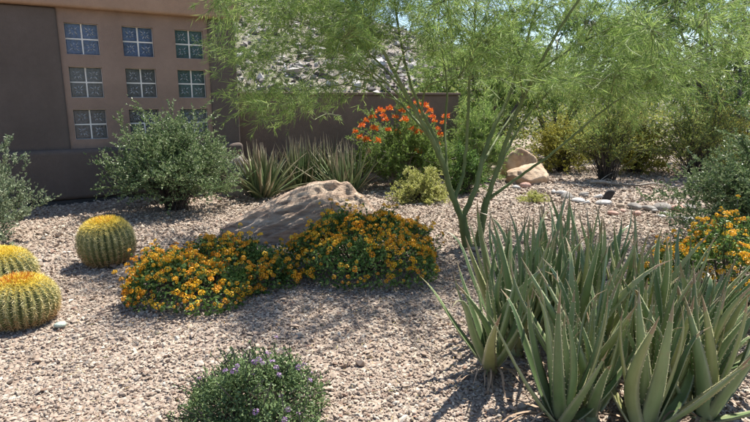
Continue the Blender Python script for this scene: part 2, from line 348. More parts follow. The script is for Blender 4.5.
def scatter_stones(mb, pos, size, rng, flat=(0.55, 0.8, 1.0), tmpl=ICO1, squash=0.75):
    n = len(pos); V, F = tmpl
    jit = 1 + 0.33 * rng.uniform(-1, 1, (n, len(V), 1))
    P = V[None] * jit * size[:, None, None]
    P = P * (np.array(flat)[None, None] * rng.uniform(0.8, 1.2, (n, 1, 3)))
    P = np.einsum('nij,nkj->nki', rand_rot(rng, n), P); P[:, :, 2] *= squash
    P = P + pos[:, None]
    mb.add(P.reshape(-1, 3), (np.arange(n)[:, None, None] * len(V) + F[None]).reshape(-1, F.shape[1]))
OCTA = (np.array([[1, 0, 0], [-1, 0, 0], [0, 1, 0], [0, -1, 0], [0, 0, 1], [0, 0, -1.0]]),
        np.array([[0, 2, 4], [2, 1, 4], [1, 3, 4], [3, 0, 4], [2, 0, 5], [1, 2, 5], [3, 1, 5], [0, 3, 5]]))
def bicap():                                                # ten corners, sixteen faces: a rounded chip
    V = [(0, 0, 1.0)] + [(0.8 * math.cos(a), 0.8 * math.sin(a), 0.45) for a in np.arange(4) * math.pi / 2] + [(0.85 * math.cos(a), 0.85 * math.sin(a), -0.4) for a in np.arange(4) * math.pi / 2 + math.pi / 4] + [(0, 0, -0.95)]
    F = []
    for k in range(4):
        a, b, c, d = 1 + k, 1 + (k + 1) % 4, 5 + k, 5 + (k + 1) % 4
        F += [[0, a, b], [a, c, b], [b, c, d], [9, d, c]]
    return np.array(V), np.array(F)
CHUNK = bicap()
def gravel_points(y0, y1, per_m2, rng, margin=0.75):
    W0 = 0.72 * y1 + margin; n = int((y1 - y0) * 2 * W0 * per_m2)
    y = rng.uniform(y0, y1, n); x = rng.uniform(-W0, W0, n); k = np.abs(x) < 0.72 * y + margin
    return x[k], y[k]
rg = np.random.default_rng(11); mb = MB()
for y0, y1, dens, rad, tm in ((1.7, 3.0, 3900, 0.0104, CHUNK), (3.0, 5.0, 2600, 0.0128, OCTA), (5.0, 8.2, 1020, 0.0182, OCTA), (8.2, 13.0, 320, 0.028, OCTA)):
    x, y = gravel_points(y0, y1, dens, rg)
    s = rad * np.exp(rg.normal(0, 0.33, len(x))); z = ground_z(x, y) + s * rg.uniform(-0.1, 0.55, len(x))
    scatter_stones(mb, np.stack([x, y, z], 1), s, rg, tmpl=tm)
gv = mb.build('gravel', M['gravel'], kind='stuff'); tag(gv, 'pinkish beige crushed stone gravel covering the garden ground', 'gravel')
# dry leaflets and bits of twig on the gravel
mb = MB(); n = 8000; x = rg.normal(0.4, 2.1, n); y = rg.uniform(2.0, 8.5, n)
leaves(mb, np.stack([x, y, ground_z(x, y) + rg.uniform(0.012, 0.03, n)], 1), rand_dir(rg, n) * [1, 1, 0.15], rg.uniform(0.012, 0.045, n), rg.uniform(0.003, 0.007, n), rg)
tag(mb.build('leaf_litter', M['litter'], kind='stuff'), 'fine dry brown leaf litter strewn over the gravel', 'leaf litter')

mb = MB(); n = 900; k = rg.integers(0, 3, n); q = np.array([(-1.5, 4.2), (-0.1, 4.7), (2.7, 3.8)])[k] + rg.normal(0, 0.42, (n, 2))
leaves(mb, np.stack([q[:, 0], q[:, 1], ground_z(q[:, 0], q[:, 1]) + rg.uniform(0.01, 0.026, n)], 1), rand_dir(rg, n) * [1, 1, 0.2], rg.uniform(0.006, 0.014, n), rg.uniform(0.005, 0.010, n), rg)
tag(mb.build('fallen_petals', M['petal_litter'], kind='stuff'), 'fallen orange and withered brown petals scattered round the lantana', 'petals')
# hill behind: high behind the house, falling to the right
hx = np.linspace(-90, 110, 150); hy = np.linspace(21, 120, 80); HX, HY = np.meshgrid(hx, hy)
def hill_z(X, Y):
    px = 375 + 545 * X / np.maximum(Y, 1) * 0.97
    top = np.interp(px, [-300, 100, 250, 350, 420, 500, 600, 750, 1200], [0.36, 0.31, 0.26, 0.185, 0.135, 0.085, 0.05, 0.035, 0.02])
    t = np.clip((Y - 22) / 38, 0, 1); crest = 62
    prof = np.where(Y < crest, t ** 0.85, 1 - 0.5 * np.clip((Y - crest) / 60, 0, 1))
    P = np.stack([X.ravel() * 0.16, Y.ravel() * 0.16, np.zeros(X.size)], 1)
    nz = fbm(P, 3, 4).reshape(X.shape)
    return prof * top * crest + 1.1 * nz * np.clip((Y - 24) / 20, 0, 1) - 0.3
hill = obj('hill', mesh_from('hill', np.stack([HX, HY, hill_z(HX, HY)], -1).reshape(-1, 3), [grid_faces(len(hy), len(hx))], True), M['hill'], kind='structure')
hill['label'] = 'rocky desert hillside rising behind the garden wall'
mb = MB(); n = 14000; y = rg.uniform(24, 64, n); x = rg.uniform(-0.75, 0.75, n) * y; s = rg.uniform(0.09, 0.27, n) * np.exp(rg.normal(0, 0.35, n))
scatter_stones(mb, np.stack([x, y, hill_z(x, y) + 0.3 * s], 1), s, rg, tmpl=OCTA)
tag(mb.build('hillside_rocks', M['hill_rock'], kind='stuff'), 'jumble of dark and pale rocks covering the hillside', 'rocks')

# ------------------------------------------------------------------ house
HP = np.array([-5.07, 8.17]); ang = math.atan2(0.52, 0.85); HU = np.array([math.cos(ang), math.sin(ang)])
house = thing('house', 'brown stucco house with a grid of glass block windows behind the shrubs', 'house', (HP[0], HP[1], 0), rotz=ang)
def block(s0, s1, d0, d1, z0, z1, name, m, parent, bev=0.03, seg=3):
    """box in house coordinates: s along the front, d towards the garden"""
    bm = bmesh.new(); bmesh.ops.create_cube(bm, size=1.0)
    for v in bm.verts:
        v.co = Vector(((s0 + s1) / 2 + v.co.x * (s1 - s0), -((d0 + d1) / 2 + v.co.y * (d1 - d0)), (z0 + z1) / 2 + v.co.z * (z1 - z0)))
    bmesh.ops.recalc_face_normals(bm, faces=bm.faces)
    if bev: bmesh.ops.bevel(bm, geom=list(bm.edges), offset=bev, segments=seg, affect='EDGES', profile=0.5)
    me = bpy.data.meshes.new(name); bm.to_mesh(me); bm.free()
    for p in me.polygons: p.use_smooth = False
    return obj(name, me, m, parent)
PD = -0.045                                                 # the window panel lies behind the pillars
block(-5.0, 0.46, -7.0, 0.0, -0.05, 2.93, 'wall', M['stucco_dark'], house, 0.035)
block(2.66, 3.13, -7.0, 0.0, -0.05, 2.93, 'wall', M['stucco_dark'], house, 0.035)
block(-5.0, 3.15, -0.30, 0.10, 0.085, 0.86, 'plinth', M['stucco_dark'], house, 0.07, 5)
block(-5.0, 3.14, -0.25, 0.06, -0.1, 0.083, 'foot_shadow_band', M['foot_shadow_band'], house, 0.01)  # recessed strip coloured near black as the shadow under the weep screed
block(-5.2, 3.22, -7.1, 0.11, 2.934, 3.75, 'parapet', M['stucco_tan'], house, 0.05, 4)
block(0.47, 2.65, -6.8, -0.25, 0.0, 2.92, 'wall', M['stucco_dark'], house, 0)
cols = [0.545, 1.335, 2.13]; rows = [2.735, 2.095, 1.455]; WS = 0.455
ss = [0.455] + [v for c in cols for v in (c, c + WS)] + [2.665]; zz = [0.83] + [v for r in rows[::-1] for v in (r - WS, r)] + [2.94]
mb = MB()
for i in range(7):
    for j in range(7):
        if i % 2 and j % 2:
            a, b, c, d = ss[i], ss[i + 1], zz[j], zz[j + 1]; D0, D1 = PD, PD - 0.12
            q = lambda s, dd, z: (s, -dd, z)
            for p4 in ([q(a, D0, c), q(a, D1, c), q(b, D1, c), q(b, D0, c)], [q(a, D0, d), q(b, D0, d), q(b, D1, d), q(a, D1, d)],
                       [q(a, D0, c), q(a, D0, d), q(a, D1, d), q(a, D1, c)], [q(b, D0, c), q(b, D1, c), q(b, D1, d), q(b, D0, d)]):
                mb.add(p4, [[0, 1, 2, 3]])
        else:
            mb.add([(ss[i], -PD, zz[j]), (ss[i + 1], -PD, zz[j]), (ss[i + 1], -PD, zz[j + 1]), (ss[i], -PD, zz[j + 1])], [[0, 1, 2, 3]])
mb.build('window_panel', M['stucco_panel'], house)
# glass block: bevelled square with eight raised petals pressed into its face
def glass_block_mesh(seed):
    rq = np.random.default_rng(seed)
    mb = MB(); h = 0.106
    prof = [(h, -0.02), (h, 0.004), (h - 0.008, 0.011), (h - 0.016, 0.011)]
    V = []; sq = [(-1, -1), (1, -1), (1, 1), (-1, 1)]
    for r, y in prof: V += [(sx * r, -y, sz * r) for sx, sz in sq]
    F = [[4 * k + i, 4 * k + (i + 1) % 4, 4 * k + 4 + (i + 1) % 4, 4 * k + 4 + i] for k in range(3) for i in range(4)] + [[12, 13, 14, 15]]
    mb.add(V, F)
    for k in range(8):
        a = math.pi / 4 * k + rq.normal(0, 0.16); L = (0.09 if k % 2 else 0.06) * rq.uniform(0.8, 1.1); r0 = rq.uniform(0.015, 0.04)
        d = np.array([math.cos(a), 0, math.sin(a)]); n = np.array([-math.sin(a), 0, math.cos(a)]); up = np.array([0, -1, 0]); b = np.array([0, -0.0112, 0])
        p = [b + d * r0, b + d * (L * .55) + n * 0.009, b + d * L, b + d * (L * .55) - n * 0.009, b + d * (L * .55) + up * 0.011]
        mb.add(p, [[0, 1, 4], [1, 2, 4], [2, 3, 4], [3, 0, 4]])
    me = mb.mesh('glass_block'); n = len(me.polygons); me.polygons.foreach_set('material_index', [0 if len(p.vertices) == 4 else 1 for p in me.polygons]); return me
gb = {k: [glass_block_mesh(900 + q) for q in range(5)] for k in ('glass_blue', 'glass_grey', 'glass_teal')}
rq = np.random.default_rng(9)
for k, ml in gb.items():
    for me in ml: me.materials.append(M[k]); me.materials.append(M['petal_glint'])  # petal faces take a pale colour that paints in the glints
for r, zt in enumerate(rows):
    for c, s0 in enumerate(cols):
        cs, cz = s0 + WS / 2, zt - WS / 2; dpt = PD - 0.075
        mb = MB()
        for (a, b, e, f) in ((-0.2265, 0.2265, -0.0105, 0.0105), (-0.0105, 0.0105, -0.2265, -0.0106), (-0.0105, 0.0105, 0.0106, 0.2265),
                             (-0.2265, 0.2265, 0.2215, 0.2270), (-0.2265, 0.2265, -0.2270, -0.2215), (-0.2270, -0.2215, -0.221, 0.221), (0.2215, 0.2270, -0.221, 0.221)):
            V = [(x, y, z) for x in (a, b) for y in (0.03, -0.018) for z in (e, f)]
            mb.add(V, [[0, 1, 3, 2], [4, 6, 7, 5], [0, 4, 5, 1], [2, 3, 7, 6], [0, 2, 6, 4], [1, 5, 7, 3]])
        win = mb.build('window', M['grout'], house); win.location = (cs, -dpt, cz)
        gk = 'glass_blue' if r == 0 and c < 2 else 'glass_teal' if c == 2 else 'glass_grey'
        for sx in (-1, 1):
            for sz in (-1, 1):
                g = obj('glass_block', gb[gk][rq.integers(5)], None, win); g.rotation_euler = (0, math.pi / 2 * rq.integers(4), 0); g.location = (sx * 0.1142, 0, sz * 0.1142)

# garden wall
GW0, GW1 = np.array([-2.95, 10.2]), np.array([1.72, 11.4]); gl = float(np.linalg.norm(GW1 - GW0)); ga = math.atan2(*(GW1 - GW0)[::-1])
gw = thing('garden_wall', 'low dark brown stucco garden wall joining the house, behind the spiky plants', 'wall', (GW0[0], GW0[1], 0), rotz=ga)
block(0, gl, -0.2, 0, -0.1, 1.69, 'wall_body', M['stucco_garden'], gw, 0.02)
block(-0.0, gl + 0.03, -0.23, 0.03, 1.692, 1.745, 'wall_cap', M['stucco_garden'], gw, 0.015)

# ------------------------------------------------------------------ rocks
def rock_mesh(name, tmpl, scale, seed, amp=0.25, freq=1.4, strata=None, flat_bottom=-0.35, rot=0, facet=0.0):
    V, F = tmpl; V = V.copy(); P = V * freq
    d = 1 + amp * fbm(P + seed * 3.7, seed, 4)
    if facet:
        rr = np.random.default_rng(seed); N = rand_dir(rr, 14); h = rr.uniform(0.62, 0.95, 14)
        pr = V @ N.T; lim = np.where(pr > 0.05, h[None] / np.maximum(pr, 0.05), 9).min(1); d = np.minimum(d, lim * (1 - facet) + d * facet) * (1 + 0.05 * fbm(V * 6, seed + 5, 3))
    V = V * d[:, None] * np.array(scale)
    if strata: V = strata(V)
    V[:, 2] = np.maximum(V[:, 2], flat_bottom * scale[2])
    c, s = math.cos(rot), math.sin(rot); V = V @ np.array([[c, s, 0], [-s, c, 0], [0, 0, 1]])
    return mesh_from(name, V, [F], True)
def big_strata(V):
    # slab dipping to the left: ridge on the right, long tail to the left, layered ledges along the dip
    x = V[:, 0]; V = V.copy()
    k = np.interp(x, [-1.0, -0.75, -0.3, 0.2, 0.55, 0.8, 1.0], [0.10, 0.26, 0.58, 0.92, 1.04, 0.8, 0.4])
    up = V[:, 2] > 0; V[:, 2] = np.where(up, V[:, 2] * k, V[:, 2])
    q = np.stack([x * 0.9 + V[:, 2] * 0.4, V[:, 1] * 3.2, (V[:, 2] - 0.45 * x) * 9.0], 1)
    rid = 1 - np.abs(fbm(q, 21, 4)) * 2
    r2 = 1 - np.abs(fbm(q * [2.2, 1.8, 2.0] + 9, 33, 3)) * 2; pits = fbm(V * 7 + 4, 44, 4)
    V[:, 2] += np.where(up, 0.05 * rid + 0.018 * r2 + 0.022 * pits, 0); V[:, 1] -= 0.065 * rid + 0.02 * r2 + 0.025 * pits
    return V
c0 = (-0.88, 6.40)
rk = obj('striated_rock', rock_mesh('striated_rock', ICO6, (0.98, 0.50, 0.62), 4, 0.14, 1.6, big_strata, -0.3, 0.06), M['rock'])
rk.location = (c0[0], c0[1], gz(*c0) + 0.02); tag(rk, 'long striated grey brown rock slab sloping down behind the orange flowers', 'rock')
for nm, px, py, sc3, seed, lab in (('boulder', 531, 184, (0.54, 0.38, 0.38), 3, 'tan sandstone boulder on the gravel, lower of the leaning pair'),
                                   ('boulder', 523, 177, (0.46, 0.32, 0.66), 9, 'tan sandstone boulder rising behind the lower one of the pair')):
    X, Y = on_ground(px, py); Y += 0.25
    b = obj(nm, rock_mesh(nm, ICO5, sc3, seed, 0.34, 1.7, None, -0.25, 0.4 * seed, 0.12), M['boulder'])
    b.location = (X, Y, gz(X, Y) + 0.05); tag(b, lab, 'boulder', 'tan boulders beyond the tree')
X, Y = on_ground(242, 188)
b = obj('boulder', rock_mesh('boulder', ICO3, (0.21, 0.2, 0.30), 14, 0.2, 1.3, None, -0.3, 0.2, 0.3), M['grey_boulder']); b.location = (-2.12, 9.3, 0.55)
b.location = (-2.34, 9.3, 0.1); b.scale = (1.2, 1.2, 2.0); tag(b, 'tall grey boulder at the foot of the house corner', 'boulder')
X, Y = on_ground(607, 202)
b = obj('upright_stone', rock_mesh('upright_stone', ICO3, (0.10, 0.05, 0.17), 23, 0.2, 1.5, None, -0.6, 0.5, 0.2), M['dark_stone']); b.location = (X, Y, 0.09); b.rotation_euler = (0.1, 0.55, 0)
tag(b, 'dark pointed stone leaning upright on the gravel beside the white stones', 'stone')
X, Y = on_ground(60, 328)
b = obj('small_stone', rock_mesh('small_stone', ICO2, (0.045, 0.04, 0.025), 31, 0.2, 1.3, None, -0.5, 0.5, 0.3), M['green_stone']); b.location = (X, Y, gz(X, Y) + 0.025)
tag(b, 'small pale green stone on the gravel against the barrel cactus', 'stone')
rs = np.random.default_rng(5)
STL = {'white_stone': 'whitish', 'pink_stone': 'reddish', 'grey_boulder': 'dark grey', 'tan_stone': 'tan'}
PLACE = [(3, 'in front of the tan boulders'), (9, 'between the tiny low mound plant and the dark upright stone'), (14, 'beside the dark upright stone'), (24, 'between the dark upright stone and the dense sage shrub'), (99, 'at the foot of the dense dark sage shrub')]
path = [(497, 187), (512, 188), (528, 188), (545, 191), (556, 194), (563, 197), (570, 197), (577, 201), (584, 199), (590, 203), (597, 201), (588, 197), (603, 205), (618, 208), (612, 213), (624, 213), (633, 210), (640, 214), (650, 210), (653, 216), (660, 213), (662, 220), (668, 217), (672, 224),
        (676, 215), (682, 221), (688, 226), (694, 218), (700, 224), (708, 229), (690, 212), (703, 214)]
mats = ['tan_stone', 'white_stone', 'pink_stone', 'tan_stone', 'white_stone', 'white_stone', 'grey_boulder', 'white_stone', 'grey_boulder', 'white_stone', 'white_stone', 'grey_boulder', 'white_stone', 'tan_stone', 'pink_stone', 'pink_stone', 'grey_boulder', 'pink_stone',
        'grey_boulder', 'white_stone', 'grey_boulder', 'white_stone', 'white_stone', 'white_stone', 'pink_stone', 'white_stone', 'white_stone', 'tan_stone', 'white_stone', 'tan_stone', 'grey_boulder', 'white_stone']
for i, ((px, py), mk) in enumerate(zip(path, mats)):
    X, Y = on_ground(px + rs.normal(0, 2.5), py + rs.normal(0, 1.6)); sx = rs.choice([0.06, 0.08, 0.105, 0.13, 0.15]) * rs.uniform(0.85, 1.15)
    o = obj('river_stone', rock_mesh('river_stone', ICO2, (sx, sx * rs.uniform(0.6, 0.9), sx * rs.uniform(0.3, 0.6)), 40 + i, 0.3, 1.6, None, -0.5, rs.uniform(0, 3), 0.1), M[mk])
    o.location = (X, Y, gz(X, Y) + 0.03); o.rotation_euler = (rs.normal(0, 0.15), rs.normal(0, 0.15), 0); tag(o, ('small ' if sx < 0.1 else 'large ' if sx > 0.14 else 'flat ') + STL[mk] + ' river stone ' + next(t for k, t in PLACE if i < k), 'stone', 'river stones in the dry stream line')
for i, (px, py, s, mk) in enumerate(((372, 181, 0.20, 'pink_stone'), (384, 179, 0.17, 'pink_stone'), (432, 176, 0.13, 'white_stone'), (441, 175, 0.11, 'white_stone'))):
    X, Y = on_ground(px, py); o = obj('rock', rock_mesh('rock', ICO3, (s, s * 0.7, s * 0.55), 70 + i, 0.2, 1.3, None, -0.4, i, 0.3), M[mk]); o.location = (X, Y, gz(X, Y) + s * 0.15)
    tag(o, 'low reddish rock on the gravel beneath the orange flowering shrub' if mk == 'pink_stone' else 'small whitish rock on the gravel beyond the yellow green shrub', 'rock', 'rocks along the foot of the garden wall')
# fallen branches at the far edge of the gravel
for i, (a, b, lab) in enumerate((((590, 186), (688, 190), 'long dead branch lying along the gravel edge under the bushes'), ((575, 188), (612, 184), 'short dead twig lying in front of the creosote stems'))):
    A, B = np.array(on_ground(*a)), np.array(on_ground(*b)); t = np.linspace(0, 1, 9)[:, None]; P = A * (1 - t) + B * t; P = np.c_[P, ground_z(P[:, 0], P[:, 1]) + 0.05]
    P[:, 1:] += rs.normal(0, 0.05, (9, 2)) * [1, 0.5]; P0 = P[0].copy()
    br = thing('fallen_branch', lab, 'branch', tuple(P0)); mb = MB(); tube(mb, P - P0, np.linspace(0.035, 0.012, 9) * (1 - 0.4 * i), 6); mb.build('stem', M['bark_pale'], br, True)
    mb = MB()
    for k in range(7):
        p = P[k + 1] - P0; d = rs.normal(0, 1, 3) * [1, 1, 0.3]; tube(mb, [p, p + 0.16 * d, p + 0.3 * d + [0, 0, -0.02]], [0.01, 0.006, 0.003], 4)
    mb.build('twigs', M['bark_pale'], br, kind='stuff')

# ------------------------------------------------------------------ shrubs
def shrub(name, label, cat, loc, rx, ry, h, m, bark, seed, stems=60, twigs=9, per=10, L=0.03, W=0.014, spread=0.9, low=0.12, group=None, stem_r=0.008,
          shoot=0.18, droop=0.0, inner=0.45, up=0.3, visible_stems=False, reach=1.0):
    """stems fan from the base to a lumpy dome; twigs leave their upper parts; leaves sit along the twigs"""
    rng = np.random.default_rng(seed); t0 = thing(name, label, cat, (loc[0], loc[1], gz(*loc)), group)
    ms, mf = MB(), MB(); TP, TD = [], []
    for i in range(stems):
        az = rng.uniform(0, 2 * math.pi); e = math.asin(rng.uniform(low, 1)) ; u = np.array([math.cos(az) * math.cos(e), math.sin(az) * math.cos(e), math.sin(e)])
        lump = 1 + 0.22 * vnoise(np.array([u * 2.1 + seed]), seed)[0]; R = rng.uniform(0.72, 1.0) * lump * reach
        if rng.random() < shoot: R *= rng.uniform(1.08, 1.28)
        tip = u * np.array([rx, ry, h]) * R; base = np.array([rng.normal(0, rx * 0.07), rng.normal(0, ry * 0.07), -0.02])
        mid = (base + tip) * 0.5 + rng.normal(0, 0.06, 3) * h + np.array([0, 0, 0.10 * h]) - 0.12 * np.array([tip[0], tip[1], 0])
        P = smooth_path([base, mid, tip], 4); P[:, 2] -= droop * np.linspace(0, 1, len(P)) ** 2 * h
        tube(ms, P, np.linspace(stem_r, stem_r * 0.25, len(P)), 4)
        f = rng.uniform(inner, 1.0, twigs); f[0] = 1.0; idx = f * (len(P) - 1); i0 = np.minimum(idx.astype(int), len(P) - 2)
        p = P[i0] + (P[i0 + 1] - P[i0]) * (idx - i0)[:, None]; d = unit(unit(P[i0 + 1] - P[i0]) * 0.8 + spread * rand_dir(rng, twigs) + [0, 0, up])
        TP.append(p); TD.append(d)
    TP = np.concatenate(TP); TD = np.concatenate(TD); TL = rng.uniform(0.10, 0.2, len(TP)) * max(h, rx) * 0.95
    for p, d, l in zip(TP, TD, TL):
        if visible_stems or rng.random() < 0.35: tube(ms, [p, p + d * l * 0.9], [stem_r * 0.35, stem_r * 0.15], 3)
    n = len(TP); f = rng.uniform(0.05, 1.05, (n, per)); pos = TP[:, None] + TD[:, None] * (f * TL[:, None])[..., None]
    dr = unit(TD[:, None] * 0.7 + rng.normal(0, 0.6, (n, per, 3)) + [0, 0, up * 0.5]); k = n * per
    pos = pos.reshape(-1, 3); dr = dr.reshape(-1, 3); kk = pos[:, 2] > 0.012; pos = pos[kk]; dr = dr[kk]; k = len(pos)
    leaves(mf, pos, dr, rng.uniform(0.7, 1.25, k) * L, rng.uniform(0.75, 1.2, k) * W, rng)
    ms.build('stems', bark, t0, kind='stuff'); fo = mf.build('foliage', m, t0, kind='stuff'); t0['_n'] = k
    del t0['_n']; return t0
def gpos(px, py): return on_ground(px, py)
shrub('sage_shrub', 'large round grey green sage shrub in front of the glass block windows', 'shrub', gpos(176, 211), 1.0, 0.85, 1.52, M['sage_green'], M['bark_dark'], 101, 150, 14, 18, 0.038, 0.019, low=0.2, shoot=0.3, group='sage shrubs')
shrub('sage_shrub', 'silvery sage shrub with upright shoots beside the dark pillar of the house', 'shrub', (-4.70, 5.95), 0.82, 0.8, 1.27, M['sage'], M['bark_dark'], 102, 160, 14, 17, 0.036, 0.019, low=0.05, shoot=0.35, up=0.9, spread=0.6, group='sage shrubs')
shrub('sage_shrub', 'dense dark sage shrub behind the orange lantana and the aloe, beside the dry stream stones', 'shrub', (4.62, 6.2), 1.25, 1.0, 1.2, M['sage_green'], M['bark_dark'], 103, 200, 13, 18, 0.037, 0.019, low=0.02, shoot=0.25, group='sage shrubs')
shrub('lime_shrub', 'small rounded yellow green shrub on the gravel behind the orange flowers', 'shrub', gpos(420, 202), 0.52, 0.45, 0.50, M['lime'], M['bark_dark'], 104, 110, 10, 13, 0.03, 0.017, low=0.02, shoot=0.02)
shrub('green_bush', 'leafy bright green bush behind the tree trunk', 'bush', gpos(467, 193), 0.36, 0.34, 0.86, M['bush'], M['bark_dark'], 105, 60, 9, 12, 0.045, 0.022, low=0.05)
shrub('low_shrub', 'tiny low yellow green mound plant beside the dry stream stones', 'shrub', gpos(533, 201), 0.26, 0.22, 0.15, M['lime'], M['bark_dark'], 106, 50, 8, 10, 0.022, 0.010, low=0.0, stem_r=0.004)
CR = 'creosote bushes at the edge of the gravel'
shrub('creosote_bush', 'wispy olive creosote bush on bare dark stems beyond the dark upright stone', 'bush', gpos(606, 181), 1.02, 0.8, 1.62, M['olive'], M['bark_dark'], 107, 95, 14, 17, 0.036, 0.015, low=0.42, stem_r=0.010, inner=0.42, group=CR, visible_stems=True)
shrub('creosote_bush', 'brownish creosote bush with bare dark stems under the mesquite tree', 'bush', (6.55, 11.1), 1.05, 0.9, 1.65, M['olive'], M['bark_dark'], 108, 90, 14, 17, 0.036, 0.015, low=0.25, stem_r=0.010, inner=0.42, group=CR, visible_stems=True)
shrub('brittlebush', 'yellow green brittlebush beside the tan boulders', 'bush', (4.25, 12.3), 0.85, 0.7, 1.2, M['yellowish'], M['bark_dark'], 109, 90, 12, 20, 0.04, 0.018, low=0.05, group=CR)
shrub('brittlebush', 'yellow green brittlebush between the two creosote bushes', 'bush', (5.75, 12.0), 0.8, 0.7, 1.15, M['yellowish'], M['bark_dark'], 110, 90, 12, 20, 0.04, 0.018, low=0.05, group=CR)
shrub('brittlebush', 'yellow green brittlebush behind the brownish creosote bush', 'bush', (7.9, 12.4), 1.0, 0.8, 1.5, M['yellowish'], M['bark_dark'], 111, 90, 12, 20, 0.04, 0.018, low=0.05, group=CR)
shrub('feathery_bush', 'airy feathery light green bush growing against the end of the garden wall', 'bush', (2.06, 11.05), 0.60, 0.45, 1.5, M['strand'], M['bark_pale'], 112, 90, 13, 20, 0.075, 0.010, low=0.05, visible_stems=True)
# thicket of desert scrub that closes the view behind the garden
rng = np.random.default_rng(77); mf = MB(); n = 54000
cx = rng.uniform(1.5, 24, 150); cy = rng.uniform(15, 26, 150); cr = rng.uniform(0.7, 1.5, 150); ch = rng.uniform(1.2, 3.2, 150); k = rng.integers(0, 150, n)
u = rand_dir(rng, n); u[:, 2] = np.abs(u[:, 2]); rr = rng.uniform(0.55, 1.05, n) ** 0.6
pos = np.stack([cx[k] + u[:, 0] * cr[k] * rr, cy[k] + u[:, 1] * cr[k] * rr, u[:, 2] * ch[k] * rr], 1)
leaves(mf, pos, u + 0.8 * rand_dir(rng, n), rng.uniform(0.08, 0.16, n), rng.uniform(0.03, 0.055, n), rng)
tag(mf.build('scrub_thicket', M['olive'], kind='stuff'), 'thicket of olive desert scrub closing the view behind the bushes', 'scrub')

# ------------------------------------------------------------------ trees
def grow_tree(name, label, limbs, crown, m, bark, seed, base, n_sec, n_ter, per, L, W, group=None, droop=0.25, sides=7, tuft=2, ter_r=0.0035):
    """limbs: list of (points, r0, r1) in world coordinates; crown(rng, n) gives points in the crown volume, twigs connect them to the wood"""
    rng = np.random.default_rng(seed); t0 = thing(name, label, 'tree', base, group); B = np.array(base)
    mt, mtw, mf = MB(), MB(), MB(); NP, NR, NT = [], [], []
    for P, r0, r1 in limbs:
        Q = smooth_path(P, 6); Q = Q + rng.normal(0, 0.003, Q.shape); r = np.linspace(r0, r1, len(Q)); tube(mt, Q - B, r, sides)
        h = len(Q) // 3; NP.append(Q[h:]); NR.append(r[h:]); NT.append(unit(np.gradient(Q, axis=0))[h:])
    NP, NR, NT = np.concatenate(NP), np.concatenate(NR), np.concatenate(NT)
    C = crown(rng, n_sec); S, SR = [NP], [NR]
    for c in C:
        d = np.linalg.norm(NP - c, axis=1) + 0.6 * np.maximum(0, NP[:, 2] - c[2] + 0.1); i = int(np.argmin(d * rng.uniform(0.85, 1.25, len(d))))
        p = NP[i]; v = c - p; l = np.linalg.norm(v); mid = p + v * 0.45 + NT[i] * l * 0.16 + rng.normal(0, 0.04, 3) * l + [0, 0, 0.10 * l]
        Q = smooth_path([p, mid, c], 5); tube(mt, Q - B, np.linspace(min(NR[i] * 0.6, 0.005 + 0.013 * l), 0.003, len(Q)), 5); S.append(Q[3:]); SR.append(np.full(len(Q) - 3, 0.004))
    S = np.concatenate(S); C = crown(rng, n_ter); LP, LD = [], []
    for c in C:
        d = ((S - c) ** 2).sum(1); i = int(np.argmin(d * rng.uniform(0.8, 1.3, len(d)))); p = S[i]; v = c - p; l = np.linalg.norm(v)
        if l > 0.75: c = p + v / l * 0.75; v = c - p; l = 0.75
        out = unit(np.array([c[0] - B[0], c[1] - B[1], 0.2])); ext = 0.28 * unit(v + 0.4 * out + rng.normal(0, 0.15, 3)) ; end = c + ext - [0, 0, droop * 0.3 * rng.uniform(0.2, 1)]
        Q = smooth_path([p, p + v * 0.5 + [0, 0, 0.05], c, end], 2); tube(mtw, Q - B, np.linspace(ter_r, ter_r * 0.35, len(Q)), 3)
        f = rng.uniform(0.2, 1.0, per) * (len(Q) - 1.001); k = f.astype(int); LP.append(Q[k] + (Q[k + 1] - Q[k]) * (f - k)[:, None]); LD.append(unit(Q[k + 1] - Q[k]))
    LP = np.concatenate(LP); LD = np.concatenate(LD); LP = np.repeat(LP, tuft, 0); LD = np.repeat(LD, tuft, 0); n = len(LP)
    d = unit(LD * 0.75 + 0.62 * rand_dir(rng, n) + [0, 0, -0.12]); leaves(mf, LP - B, d, rng.uniform(0.6, 1.3, n) * L, rng.uniform(0.8, 1.2, n) * W, rng, fold=0.15)
    mt.build('trunk', bark, t0, True); mtw.build('twigs', bark, t0, kind='stuff'); mf.build('crown', m, t0, kind='stuff'); return t0
D = at_depth
def path3(*a): return [D(*q) for q in a]
bx, by = on_ground(468, 250)
